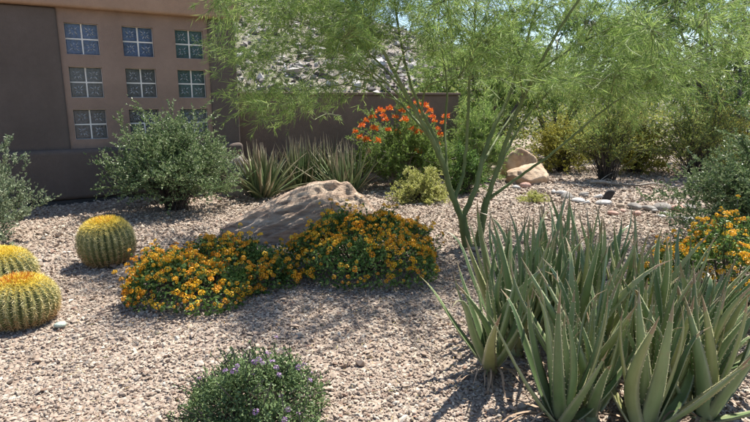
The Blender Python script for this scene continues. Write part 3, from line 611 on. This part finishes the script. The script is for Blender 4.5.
limbs = [
    ([np.array([bx, by, -0.06]), np.array([bx - 0.005, by, 0.05])] + path3((465, 234, by), (462, 216, by - 0.03)), 0.0671, 0.0468),
    (path3((462, 219, by - 0.03), (451, 193, by - 0.08), (444, 167, by - 0.15), (429, 134, by - 0.2), (412, 105, by - 0.2), (385, 55, by - 0.2), (352, -5, by - 0.1), (320, -60, by - 0.1)), 0.0361, 0.0090),
    (path3((447, 178, by - 0.1), (437, 142, by + 0.1), (421, 110, by + 0.2), (409, 78, by + 0.3), (400, 38, by + 0.4), (393, -10, by + 0.5), (388, -60, by + 0.6)), 0.0206, 0.0072),
    (path3((431, 138, by - 0.2), (410, 114, by + 0.1), (388, 92, by + 0.3), (355, 62, by + 0.5), (315, 44, by + 0.8), (275, 52, by + 0.9)), 0.0155, 0.0054),
    (path3((454, 200, by - 0.06), (462, 178, by + 0.05), (466, 150, by + 0.1), (469, 92, by + 0.1), (473, 40, by), (480, -35, by - 0.2)), 0.0241, 0.0081),
    (path3((462, 218, by - 0.03), (475, 190, by), (482, 161, by + 0.1), (493, 130, by + 0.2), (507, 100, by + 0.4), (521, 58, by + 0.6), (536, 8, by + 0.9), (548, -50, by + 1.0)), 0.0327, 0.0081),
    (path3((424, 127, by - 0.2), (395, 80, by + 0.1), (350, 40, by + 0.3), (300, 22, by + 0.5), (255, 10, by + 0.6), (228, 2, by + 0.6)), 0.0120, 0.0045),
    (path3((448, 182, by - 0.1), (445, 130, by + 0.3), (447, 85, by + 0.5), (441, 40, by + 0.7), (436, -20, by + 0.8)), 0.0155, 0.0063),
]
b2x, b2y = on_ground(478, 248)
limbs += [
    ([np.array([b2x, b2y, -0.06]), np.array([b2x, b2y, 0.05])] + path3((482, 224, b2y), (487, 198, b2y)), 0.0499, 0.0378),
    (path3((487, 200, b2y), (497, 171, b2y), (506, 142, b2y - 0.05), (518, 110, b2y - 0.1), (536, 73, b2y - 0.2), (560, 28, b2y - 0.3), (592, -20, b2y - 0.4), (620, -70, b2y - 0.5)), 0.0292, 0.0081),
    (path3((487, 200, b2y), (502, 189, b2y), (521, 175, b2y), (549, 156, b2y - 0.1), (581, 129, b2y - 0.2), (613, 103, b2y - 0.3), (660, 75, b2y - 0.3), (712, 45, b2y - 0.3)), 0.0189, 0.0054),
    (path3((497, 172, b2y), (512, 140, b2y + 0.2), (530, 113, b2y + 0.3), (557, 85, b2y + 0.3), (602, 53, b2y + 0.3), (655, 28, b2y + 0.3)), 0.0172, 0.0054),
    (path3((482, 164, by + 0.1), (495, 142, by + 0.5), (514, 112, by + 0.9), (547, 72, by + 1.2), (592, 32, by + 1.5)), 0.0155, 0.0054),
    (path3((537, 72, b2y - 0.2), (578, 45, b2y - 0.3), (628, 20, b2y - 0.3), (690, -5, b2y - 0.2)), 0.0120, 0.0045),
]
def crown_front(rng, n):
    out = []
    while len(out) < n:
        m_ = 4000
        px = rng.uniform(212, 760, m_); py = rng.uniform(-115, 150, m_); Y = by + rng.normal(0.25, 0.7, m_); Y = np.where(px < 350, Y + 0.5, Y)
        low = np.interp(px, [212, 235, 260, 330, 350, 400, 450, 500, 560, 620, 700, 760], [45, 105, 122, 112, 100, 92, 85, 92, 110, 112, 95, 70])
        dens = np.interp(px, [212, 235, 270, 310, 420, 560, 640, 760], [0.35, 0.55, 0.7, 1.0, 1.0, 0.75, 0.6, 0.45])
        hole = fbm(np.stack([px / 45, py / 38, Y * 0.8], 1), 12, 3)
        ok = (rng.random(m_) < np.where(py < -5, 0.55, 1.0)) & (py < low - 8 + rng.normal(0, 8, m_)) & (rng.random(m_) < dens) & (hole > -0.12) & (Y > 4.3) & (Y < 8)
        ok &= ~((px < 330) & (px > 235) & (py > 35) & (py < 88) & (rng.random(m_) < 0.55)) 
        for a, b, c in zip(px[ok], py[ok], Y[ok]): out.append(D(a, b, c))
    return np.array(out[:n])
grow_tree('palo_verde_tree', 'forked green barked tree with feathery leaves rising between the orange flowers and the aloe', limbs, crown_front, M['strand'], M['bark_green'], 31, (bx, by, 0), 190, 2750, 21, 0.10, 0.0054, tuft=2)

def back_tree(label, X, Y, r, zc, h, m, seed, n_ter, per=16, L=0.12, W=0.012, group='trees behind the garden', trunk_r=0.09, lean=0.3):
    rng = np.random.default_rng(seed); B = np.array([X, Y, 0.0]); limbs = []
    for k in range(5):
        a = 2 * math.pi * k / 5 + rng.uniform(-0.4, 0.4); d = np.array([math.cos(a), math.sin(a), 0])
        limbs.append(([B + d * 0.05 + [0, 0, -0.05], B + d * 0.15 * r + [0, 0, zc * 0.35], B + d * 0.35 * r + [0, 0, zc * 0.75], B + d * 0.6 * r + [0, 0, zc + 0.35 * h], B + d * 0.8 * r + [0, 0, zc + 0.5 * h]], trunk_r * 0.75, 0.015))
    def crown(rng, n):
        u = rand_dir(rng, n * 3); R = rng.uniform(0.35, 1.0, n * 3) ** 0.5; P = B + [0, 0, zc] + u * R[:, None] * np.array([r, r, h])
        ok = fbm(P * 0.9 + seed, seed, 3) > -0.02; return P[ok][:n] if ok.sum() >= n else P[:n]
    return grow_tree('mesquite_tree', label, limbs, crown, m, M['bark_dark'], seed, tuple(B), 60, n_ter, per, L, W, group, sides=6, ter_r=0.006)
back_tree('broad mesquite tree with a dark trunk beyond the sage shrub', 9.0, 13.6, 3.2, 3.1, 2.3, M['mesquite'], 51, 1000, 27, W=0.02)
back_tree('tall mesquite tree standing behind the creosote bush with dark stems', 5.4, 16.5, 2.9, 2.7, 1.7, M['mesquite'], 52, 800, 27, W=0.022)
back_tree('pale green mesquite tree behind the tan boulders', 3.0, 14.6, 2.1, 2.0, 1.35, M['strand'], 53, 700, 27, W=0.02)
back_tree('mesquite tree beyond the broad one, at the edge of the thicket', 11.5, 19.0, 3.2, 3.4, 2.3, M['mesquite'], 54, 450, 22, L=0.17, W=0.032)

# ------------------------------------------------------------------ red bird of paradise shrub
px0 = gpos(402, 188)
bp = shrub('flowering_shrub', 'feathery green shrub topped with orange red flowers against the garden wall', 'shrub', px0, 1.2, 0.8, 1.42, M['paradise_light'], M['bark_pale'], 121, 115, 14, 22, 0.052, 0.015, low=0.25, shoot=0.15, stem_r=0.01, inner=0.4)
rng = np.random.default_rng(122)
def flower_cluster(seed):
    rg2 = np.random.default_rng(seed); mb = MB(); n = 34; u = rand_dir(rg2, n); u[:, 2] = np.abs(u[:, 2]) * 1.1
    cc = np.where(rg2.random((n, 1)) < 0.6, np.array([[0.80, 0.17, 0.03]]), np.array([[0.85, 0.33, 0.04]])) * rg2.uniform(0.7, 1.05, (n, 1))
    leaves(mb, u * rg2.uniform(0.01, 0.045, (n, 1)), u + 0.5 * rand_dir(rg2, n), rg2.uniform(0.035, 0.055, n), rg2.uniform(0.024, 0.036, n), rg2, Col=cc)
    m2 = 14; v = rand_dir(rg2, m2); v[:, 2] = np.abs(v[:, 2]) + 0.4
    leaves(mb, np.zeros((m2, 3)), v, rg2.uniform(0.09, 0.13, m2), np.full(m2, 0.003), rg2, Col=np.tile([0.55, 0.06, 0.03], (m2, 1)))
    me = mb.mesh('flower_cluster'); me.materials.append(M['petals']); return me
fcm = [flower_cluster(k) for k in range(5)]
fpx = [(356, 133), (362, 127), (367, 141), (373, 118), (380, 112), (386, 121), (390, 110), (374, 130), (388, 131), (397, 134), (402, 112), (410, 108), (416, 104), (424, 107), (430, 112), (434, 122), (438, 130), (443, 124), (446, 118), (440, 136), (412, 131), (418, 134),
       (404, 121), (395, 118), (428, 132), (432, 118), (369, 153), (418, 153), (436, 145), (360, 139), (383, 117), (366, 122), (421, 114), (399, 140), (378, 142)]
for i, (px, py) in enumerate(fpx):
    p = D(px, py, px0[1] - 0.25 + rng.uniform(-0.35, 0.3)); o = obj('flower_cluster', fcm[i % 5], None, bp)
    o.location = (p[0] - px0[0], p[1] - px0[1], p[2] - gz(*px0)); o.rotation_euler = (0, 0, rng.uniform(0, 6)); s = rng.uniform(0.85, 1.3); o.scale = (s, s, s)

# ------------------------------------------------------------------ lantana mounds and the purple flowered mound
def mound(name, label, loc, rx, ry, h, m, seed, n_leaf, L, W, n_fl, fl_cols, fl_r, group, rot=0.0, edge=0.55, lumps=0.6, fl_sel=None, cat='shrub'):
    rng = np.random.default_rng(seed); t0 = thing(name, label, cat, (loc[0], loc[1], gz(*loc)), group, rot); mf, ms, mp = MB(), MB(), MB()
    def surf(n, lo=0.0):
        a = rng.uniform(0, 2 * math.pi, n); q = np.sqrt(rng.uniform(0, 1, n)); x, y = np.cos(a) * q, np.sin(a) * q
        e = 1 + 0.38 * vnoise(np.stack([np.cos(a) * 1.7 + seed, np.sin(a) * 1.7, a * 0], 1), seed)
        lump = 1 + lumps * fbm(np.stack([x * 2.6 + seed, y * 2.6, x * 0], 1), seed + 1, 3)
        z = h * np.maximum(0.05, (1 - q ** 2.2)) ** edge * lump
        return np.stack([x * rx * e, y * ry * e, z], 1), np.stack([x / rx, y / ry, 0.9 * (1 - q) / h + 0.5 / h], 1)
    P, N = surf(n_leaf); N = unit(N); dep = rng.exponential(0.035, n_leaf); P = P - N * dep[:, None]; P[:, 2] = np.maximum(P[:, 2] + 0.02 * rng.normal(size=n_leaf), 0.015)
    d = unit(N * 0.45 + rand_dir(rng, n_leaf)); leaves(mf, P, d, rng.uniform(0.7, 1.25, n_leaf) * L, rng.uniform(0.8, 1.2, n_leaf) * W, rng, normal=N)
    k = 150; P, N = surf(k); N = unit(N); EX = []
    for p, nn in zip(P, N):                                   # shoots that break the outline
        e = p + unit(nn + 0.5 * rng.normal(size=3) * [1, 1, 0.4]) * rng.uniform(0.03, 0.06 + 1.5 * L * 2); e[2] = max(e[2], 0.03); EX.append((e, nn)); b = np.array([p[0] * 0.25, p[1] * 0.25, 0.0])
        tube(ms, smooth_path([b, (b + p) / 2 + [0, 0, 0.04], p, e], 3), 0.0028, 3)
        kk = 7; f = rng.uniform(0, 1, (kk, 1)); leaves(mf, p + (e - p) * f, unit(unit(e - p) * 0.5 + rand_dir(rng, kk)), rng.uniform(0.7, 1.1, kk) * L, rng.uniform(0.8, 1.1, kk) * W, rng)
    P, N = surf(n_fl * 3); keep = fbm(np.stack([P[:, 0] * 4 + seed, P[:, 1] * 4, P[:, 2] * 3], 1), seed + 4, 2) > -0.22
    if fl_sel is not None: keep &= fl_sel(P)
    P = P[keep][:n_fl]; N = unit(N[keep][:n_fl]); ex = EX[:n_fl // 6]; P = np.vstack([P, [q[0] for q in ex]]); N = np.vstack([N, [q[1] for q in ex]]); fc = np.array(fl_cols)
    dome = unit(np.array([[math.cos(t) * q, math.sin(t) * q, 0.75 - 0.5 * q] for q, c in ((0.05, 1), (0.55, 5), (1.0, 8)) for t in np.arange(c) / c * 6.283 + q]))
    for p, nn in zip(P, N):
        nn = unit(nn + 0.35 * rng.normal(size=3) + [0, 0, 0.3]); a = unit(np.cross(nn, [0.3, 0.9, 0.1])); b = np.cross(nn, a); r = fl_r * rng.uniform(0.45, 1.25)
        c0 = p + nn * rng.uniform(0.008, 0.035); u = dome[:, :1] * a + dome[:, 1:2] * b + dome[:, 2:] * nn; c = fc[rng.integers(len(fc))]; m_ = len(u)
        cc = c[None] * rng.uniform(0.75, 1.1, (m_, 1)); t1 = unit(np.cross(u, rng.normal(size=(m_, 3)))); ps = c0 + u * r - t1 * r * 0.36
        leaves(mp, ps, t1, np.full(m_, r * 0.85), np.full(m_, r * 0.8), rng, normal=u, fold=0.1, wide=0.5, Col=np.clip(cc, 0, 1))
    ms.build('stems', M['bark_dark'], t0, kind='stuff'); mf.build('foliage', m, t0, kind='stuff'); mp.build('flower_heads', M['petals'], t0, kind='stuff'); return t0
OR = [(0.86, 0.42, 0.02), (0.88, 0.52, 0.03), (0.82, 0.33, 0.015), (0.87, 0.50, 0.03), (0.80, 0.38, 0.02)]
LG = 'orange flowering lantana mounds'
mound('lantana', 'low spreading orange yellow lantana mound between the barrel cactus and the rock slab', (-1.43, 4.47), 0.84, 0.57, 0.35, M['lantana'], 201, 9000, 0.034, 0.022, 760, OR, 0.0195, LG, rot=0.28)
mound('lantana', 'dense orange yellow lantana mound in front of the striated rock slab', (-0.13, 4.95), 0.80, 0.60, 0.50, M['lantana'], 211, 10500, 0.034, 0.022, 820, OR, 0.020, LG, rot=-0.05, lumps=0.4)
mound('lantana', 'orange yellow lantana mound behind the aloe, below the dark sage shrub', (2.76, 4.0), 0.95, 0.65, 0.54, M['lantana'], 203, 9500, 0.034, 0.022, 680, [(0.88, 0.47, 0.03), (0.88, 0.54, 0.04), (0.84, 0.40, 0.02)], 0.020, LG)
mound('trailing_lantana', 'dark green mound plant dotted with small purple flowers', (-0.58, 2.42), 0.36, 0.35, 0.27, M['verbena'], 204, 12000, 0.019, 0.011, 34, [(0.40, 0.25, 0.46), (0.50, 0.34, 0.54), (0.34, 0.20, 0.40)], 0.012, None)

# ------------------------------------------------------------------ barrel cacti
def cactus(label, loc, R, H, seed, bloom, ribs=27, tilt=(0, 0), spine_cols=None):
    rng = np.random.default_rng(seed); t0 = thing('barrel_cactus', label, 'cactus', (loc[0], loc[1], gz(*loc)), 'golden barrel cacti', rng.uniform(0, 6)); t0.rotation_euler = (tilt[0], tilt[1], rng.uniform(0, 0.2))
    nu, nv = ribs * 8, 34; th = np.arange(nu) / nu * 2 * math.pi; s = np.linspace(0, 1, nv)
    e = -1.05 + s * (math.pi / 2 + 1.05)
    def prof(e): return R * np.abs(np.cos(e)) ** 0.78, H * 0.46 + H * 0.54 * np.sign(np.sin(e)) * np.abs(np.sin(e)) ** 0.92
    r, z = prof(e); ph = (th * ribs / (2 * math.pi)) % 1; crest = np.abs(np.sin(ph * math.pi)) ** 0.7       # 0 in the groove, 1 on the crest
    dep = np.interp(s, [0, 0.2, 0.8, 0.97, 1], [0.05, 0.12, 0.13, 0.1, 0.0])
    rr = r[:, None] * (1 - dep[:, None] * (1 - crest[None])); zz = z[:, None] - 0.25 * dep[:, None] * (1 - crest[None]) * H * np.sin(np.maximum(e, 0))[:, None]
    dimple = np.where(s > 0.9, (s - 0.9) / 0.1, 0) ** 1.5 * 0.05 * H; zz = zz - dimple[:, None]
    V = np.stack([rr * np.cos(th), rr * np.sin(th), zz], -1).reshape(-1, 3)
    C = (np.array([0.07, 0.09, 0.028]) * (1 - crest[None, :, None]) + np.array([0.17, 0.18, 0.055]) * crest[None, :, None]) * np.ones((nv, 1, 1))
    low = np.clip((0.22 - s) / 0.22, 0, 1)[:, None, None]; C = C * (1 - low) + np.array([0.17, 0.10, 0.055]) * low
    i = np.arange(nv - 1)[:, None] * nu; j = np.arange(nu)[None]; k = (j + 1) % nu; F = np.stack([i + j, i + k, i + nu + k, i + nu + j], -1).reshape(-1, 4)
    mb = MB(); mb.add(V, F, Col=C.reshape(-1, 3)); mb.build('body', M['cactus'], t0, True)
    ms = MB(); P, N, T, S = [], [], [], []
    for q in range(ribs):
        a = (q + 0.5) / ribs * 2 * math.pi; na = 17
        for se in np.linspace(0.12, 0.975, na) + rng.uniform(-0.008, 0.008, na):
            ee = -1.05 + se * (math.pi / 2 + 1.05); r1, z1 = prof(ee); c = np.array([math.cos(a), math.sin(a), 0]); p = c * r1 + [0, 0, z1]
            nrm = unit(c * math.cos(ee) / R + np.array([0, 0, math.sin(ee) / (H * 0.54)])); m_ = 9 if se < 0.7 else 11
            tang = np.cross(nrm, [-math.sin(a), math.cos(a), 0]); w_ = np.array([-math.sin(a), math.cos(a), 0])
            b = rng.uniform(0, 6.28) + np.arange(m_) / m_ * 6.283; dirs = np.cos(b)[:, None] * tang + np.sin(b)[:, None] * w_ + nrm * rng.uniform(0.35, 1.0, (m_, 1))
            P.append(np.tile(p, (m_, 1))); N.append(dirs); S.append(np.full(m_, se))
    P, N, S = np.concatenate(P), np.concatenate(N), np.concatenate(S); n = len(P)
    y = np.array([0.84, 0.64, 0.08]); g = np.array([0.66, 0.58, 0.28]); br = np.array([0.45, 0.22, 0.09])
    w1 = np.clip((S - 0.55) / 0.3, 0, 1)[:, None]; w0 = np.clip((0.46 - S) / 0.2, 0, 1)[:, None] * rng.uniform(0.3, 1, (n, 1))
    cc = (g * (1 - w1) + y * w1) * (1 - w0) + br * w0; cc = cc * rng.uniform(0.75, 1.12, (n, 1))
    leaves(ms, P, N, rng.uniform(0.7, 1.2, n) * R * 0.17 * (1 + 0.25 * (S > 0.75)), np.full(n, 0.0052), rng, wide=0.3, fold=0.3, Col=np.clip(cc, 0, 1))
    ms.build('spines', M['spines'], t0, kind='stuff')
    mb = MB(); n = 420; a = rng.uniform(0, 6.283, n); q = np.sqrt(rng.uniform(0, 1, n)) * R * 0.40; zt = H * (0.985 - 0.10 * (q / (R * 0.36)) ** 2 * 0.8)
    cc = np.where(rng.random((n, 1)) < bloom, np.array([[0.70, 0.27, 0.05]]), np.array([[0.78, 0.58, 0.14]])) * rng.uniform(0.7, 1.1, (n, 1))
    leaves(mb, np.stack([np.cos(a) * q, np.sin(a) * q, zt - 0.03 * H], 1), np.stack([np.cos(a) * 0.5, np.sin(a) * 0.5, np.ones(n)], 1) + 0.35 * rand_dir(rng, n), rng.uniform(0.03, 0.055, n) * (1 + 0.5 * bloom), rng.uniform(0.006, 0.013, n), rng, Col=cc)
    mb.build('crown_wool', M['spines'], t0, kind='stuff'); return t0
cactus('golden barrel cactus standing apart, between the house and the orange lantana', (-2.64, 5.22), 0.255, 0.44, 301, 0.8, tilt=(0.05, -0.05))
cactus('squat golden barrel cactus with a ring of orange dried blooms on top', (-2.58, 3.76), 0.24, 0.335, 302, 0.95)
cactus('bright yellow topped barrel cactus behind the one with orange blooms', (-3.16, 4.40), 0.27, 0.37, 303, 0.12)

# ------------------------------------------------------------------ the big aloe clump
def aloe_leaf(L, W, phi0, bend, tipbend, rng, seg=13):
    t = np.linspace(0, 1, seg); phi = phi0 + bend * t + tipbend * np.clip(t - 0.6, 0, 1) ** 2 * 6.0
    dl = L / (seg - 1); side = rng.normal(0, 0.14) * t ** 2 + rng.normal(0, 0.025) * np.sin(t * 5); twist = rng.normal(0, 0.35) * t
    x = np.concatenate([[0], np.cumsum(np.sin((phi[1:] + phi[:-1]) / 2) * dl)]); z = np.concatenate([[0], np.cumsum(np.cos((phi[1:] + phi[:-1]) / 2) * dl)])
    c = np.stack([x, side * L, z], 1); tn = unit(np.gradient(c, axis=0)); wv = np.tile([0, 1.0, 0], (seg, 1)); wv = unit(wv - (wv * tn).sum(1, keepdims=True) * tn); nv = np.cross(wv, tn)
    ct, st = np.cos(twist)[:, None], np.sin(twist)[:, None]; wv, nv = wv * ct + nv * st, nv * ct - wv * st
    wd = W / 2 * np.interp(t, [0, 0.06, 0.15, 0.35, 0.6, 0.85, 1], [1.0, 1.05, 1.0, 0.86, 0.60, 0.26, 0.02]); thk = W * 0.30 * np.interp(t, [0, 0.3, 0.8, 1], [1.0, 0.8, 0.45, 0.03])
    ys = np.array([-1, -0.6, 0, 0.6, 1, 0.55, 0, -0.55]); of = np.array([0, 0.72, 1.0, 0.72, 0, 0.22, 0.34, 0.22])
    V = c[:, None] + wv[:, None] * (ys[None, :, None] * wd[:, None, None]) + nv[:, None] * (of[None, :, None] * thk[:, None, None])
    i = np.arange(seg - 1)[:, None] * 8; j = np.arange(8)[None]; k = (j + 1) % 8; F = np.stack([i + j, i + k, i + 8 + k, i + 8 + j], -1).reshape(-1, 4)
    mb = MB(); edge = np.tile([0.4, 0, 0, 0, 0.4, 0, 0, 0], seg); mb.add(V.reshape(-1, 3), F, t=np.repeat(t, 8), edge=edge)
    nt_ = 17; tt = np.linspace(0.1, 0.9, nt_)                                   # pale marginal teeth
    for sgn in (-1, 1):
        f = tt * (seg - 1); q = f.astype(int); fr = (f - q)[:, None]; lp = lambda A: A[q] + (A[q + 1] - A[q]) * fr
        cc, ww, tg, dd = lp(c), lp(wv), lp(tn), lp(wd[:, None]); e = cc + sgn * ww * dd * 0.985; b = 0.0030
        V = np.stack([e - tg * b, e + tg * b, e + sgn * ww * 0.0052 + tg * 0.003], 1).reshape(-1, 3); mb.add(V, np.arange(nt_ * 3).reshape(-1, 3), t=np.repeat(tt, 3), edge=np.ones(nt_ * 3))
    me = mb.mesh('leaf', True); me.materials.append(M['aloe']); return me
rng = np.random.default_rng(401); AC = np.array([1.42, 3.05]); az0 = gz(*AC)
clump = thing('aloe_clump', 'big clump of upright grey green aloe leaves with pale toothed edges', 'aloe', (AC[0], AC[1], az0))
#            x     y   lean dir(deg)  lean  leaves  length  seat height
ROS = [(0.68, 2.96, 200, 0.20, 17, 0.66, 0.05), (0.92, 2.44, 250, 0.10, 19, 0.68, 0.02), (1.30, 2.38, 285, 0.16, 19, 0.64, 0.02), (1.64, 2.46, 320, 0.36, 19, 0.70, 0.03),
       (0.90, 3.20, 160, 0.06, 16, 0.80, 0.06), (1.10, 2.76, 250, 0.08, 18, 0.74, 0.05), (1.46, 2.74, 300, 0.14, 18, 0.72, 0.05), (1.84, 2.82, 335, 0.42, 18, 0.70, 0.05),
       (1.08, 3.40, 100, 0.08, 16, 0.84, 0.05), (1.34, 3.10, 60, 0.06, 17, 0.80, 0.05), (1.70, 3.14, 20, 0.16, 17, 0.80, 0.05), (1.45, 3.56, 80, 0.08, 15, 0.84, 0.05), (1.90, 3.34, 20, 0.24, 15, 0.60, 0.05),
       (0.86, 3.52, 140, 0.06, 12, 0.80, 0.05), (2.02, 3.04, 345, 0.46, 13, 0.56, 0.04), (1.20, 3.60, 100, 0.05, 13, 0.84, 0.05), (1.10, 2.52, 270, 0.10, 10, 0.66, 0.02), (1.50, 2.50, 300, 0.20, 10, 0.66, 0.02), (1.66, 3.56, 60, 0.10, 13, 0.74, 0.05)]
coremesh = None
for (x, y, la, lean, nl, LL, zb) in ROS:
    mb = MB(); tube(mb, [[0, 0, -0.12], [0, 0, 0.0], [0, 0, 0.05], [0, 0, 0.09]], [0.035, 0.04, 0.032, 0.008], 8, t=0.0, edge=0.0)
    r0 = mb.build('rosette', M['aloe'], clump, True); r0.location = (x - AC[0], y - AC[1], zb)
    r0.rotation_euler = (0, 0, 0); ga_ = 2.39996; a0 = rng.uniform(0, 6.28); ld = np.array([math.cos(math.radians(la)), math.sin(math.radians(la))])
    for k in range(nl):
        q = k / (nl - 1); a = a0 + ga_ * k; dv = np.array([math.cos(a), math.sin(a)]); al = float(dv @ ld)
        phi0 = np.interp(q, [0, 0.3, 1], [0.92, 0.66, 0.10]) + rng.normal(0, 0.06) + lean * 0.5 * al; phi1 = np.interp(q, [0, 0.3, 1], [0.48, 0.24, 0.03]) + lean * 1.5 * al + rng.normal(0, 0.07)
        phi0 *= 0.88; phi1 *= 0.75
        if y < 2.6 and dv[1] < -0.2 and q > 0.15: phi0 *= 0.65; phi1 *= 0.3
        if y > 3.15: phi0 *= 0.85; phi1 = phi1 * 0.7
        L = LL * np.interp(q, [0, 0.25, 0.7, 1], [0.92, 1.02, 1.0, 0.72]) * rng.uniform(0.88, 1.1); W = rng.uniform(0.072, 0.102) * (0.88 if y < 2.6 else 0.95 if y < 2.9 else 0.85) * np.interp(q, [0, 0.7, 1], [1.0, 0.95, 0.7])
        tip = rng.normal(0.0, 0.22) + (rng.uniform(0.5, 1.6) if rng.random() < 0.16 else 0)
        o = obj('leaf', aloe_leaf(L, W, phi0, phi1 - phi0, tip, rng), None, r0); o.location = (dv[0] * 0.030 * (1.2 - q), dv[1] * 0.030 * (1.2 - q), 0.02 + 0.06 * q); o.rotation_euler = (0, 0, a)
# dry curled leaves round the foot of the clump
for k in range(60):
    a = rng.uniform(0, 6.28) if k > 16 else rng.uniform(2.6, 5.0); x, y, *_ = ROS[rng.integers(0, 4) if k < 20 else rng.integers(0, 8)]; L = rng.uniform(0.18, 0.4); t = np.linspace(0, 1, 10)
    turn = np.cumsum(rng.normal(0, 0.16, 10)); zc = 0.05 + 0.10 * np.sin(t * math.pi) * rng.uniform(0.1, 1.0) - 0.04 * t; dx = np.cumsum(np.cos(a + turn)) * L / 10; dy = np.cumsum(np.sin(a + turn)) * L / 10
    P = np.stack([x - AC[0] + dx, y - AC[1] + dy, np.maximum(zc, 0.018)], 1); wd = np.interp(t, [0, 0.2, 1], [0.016, 0.014, 0.002]) * rng.uniform(0.5, 1.1); tn = unit(np.gradient(P, axis=0)); s = unit(np.cross(tn, [0, 0.2, 1])); cu = 0.5 * wd[:, None] * np.array([0, 0, 1.0])
    V = np.stack([P + s * wd[:, None] + cu, P, P - s * wd[:, None] + cu, P + [0, 0, 0.003]], 1).reshape(-1, 3); i = np.arange(9)[:, None] * 4; j = np.arange(4)[None]; kx = (j + 1) % 4
    mb = MB(); mb.add(V, np.stack([i + j, i + kx, i + 4 + kx, i + 4 + j], -1).reshape(-1, 4)); mb.build('dry_leaf', M['dry'], clump)

# ------------------------------------------------------------------ narrow leaved spiky clumps by the garden wall
def narrow_leaf(L, W, phi0, bend, seg=7):
    t = np.linspace(0, 1, seg); phi = phi0 + bend * t; dl = L / (seg - 1); x = np.concatenate([[0], np.cumsum(np.sin(phi[1:]) * dl)]); z = np.concatenate([[0], np.cumsum(np.cos(phi[1:]) * dl)])
    wd = W / 2 * np.interp(t, [0, 0.3, 0.7, 1], [1, 0.95, 0.6, 0.05]); c = np.stack([x, x * 0, z], 1); nv = np.stack([np.cos(phi), phi * 0, -np.sin(phi)], 1); wv = np.array([0, 1.0, 0])
    V = np.stack([c + wv * wd[:, None], c + nv * wd[:, None] * 0.7, c - wv * wd[:, None]], 1).reshape(-1, 3); i = np.arange(seg - 1)[:, None] * 3; j = np.arange(3)[None]; k = (j + 1) % 3
    mb = MB(); mb.add(V, np.stack([i + j, i + k, i + 3 + k, i + 3 + j], -1).reshape(-1, 4), t=np.repeat(t, 3)); me = mb.mesh('leaf', True); me.materials.append(M['narrow']); return me
rng = np.random.default_rng(500)
nlm = [[narrow_leaf(1.0, 0.050, p, b) for b in (-0.3, 0.1, 0.55)] for p in (0.05, 0.2, 0.4, 0.65, 0.95)]
nlw = [[narrow_leaf(1.0, 0.085, p, b) for b in (-0.3, 0.1, 0.55)] for p in (0.05, 0.2, 0.4, 0.65, 0.95)]
for (px, py, n, LL, sp, dy, lab) in ((263, 197, 110, 0.92, 0.15, 0, 'spiky narrow leaved clump beside the large round sage shrub'), (298, 190, 95, 0.95, 0.22, 0.15, 'spiky narrow leaved clump in the middle of its row along the garden wall'),
                                     (345, 194, 120, 0.92, 0.22, 0, 'spiky narrow leaved clump behind the peak of the striated rock'), (322, 188, 95, 0.98, 0.24, 0.1, 'spiky narrow leaved clump against the garden wall, near the orange flowering shrub')):
    X, Y = on_ground(px, py); Y += dy; c = thing('spiky_clump', lab, 'spiky plant', (X, Y, gz(X, Y)), 'spiky clumps along the garden wall')
    mb = MB(); tube(mb, [[0, 0, -0.05], [0, 0, 0.03], [0, 0, 0.07]], [sp * 0.9, sp * 0.8, 0.02], 9, t=0.9); mb.build('root_crown', M['narrow'], c, True)
    for k in range(n):
        a = rng.uniform(0, 6.283); q = rng.random(); o = obj('leaf', (nlw if px == 263 else nlm)[min(4, int(q ** 1.15 * 5))][rng.integers(3)], None, c); rad = sp * math.sqrt(rng.random())
        o.location = (math.cos(a) * rad, math.sin(a) * rad, 0.0); o.rotation_euler = (0, 0, a + rng.normal(0, 0.5)); s = LL * rng.uniform(0.7, 1.08); o.scale = (s, s, s)
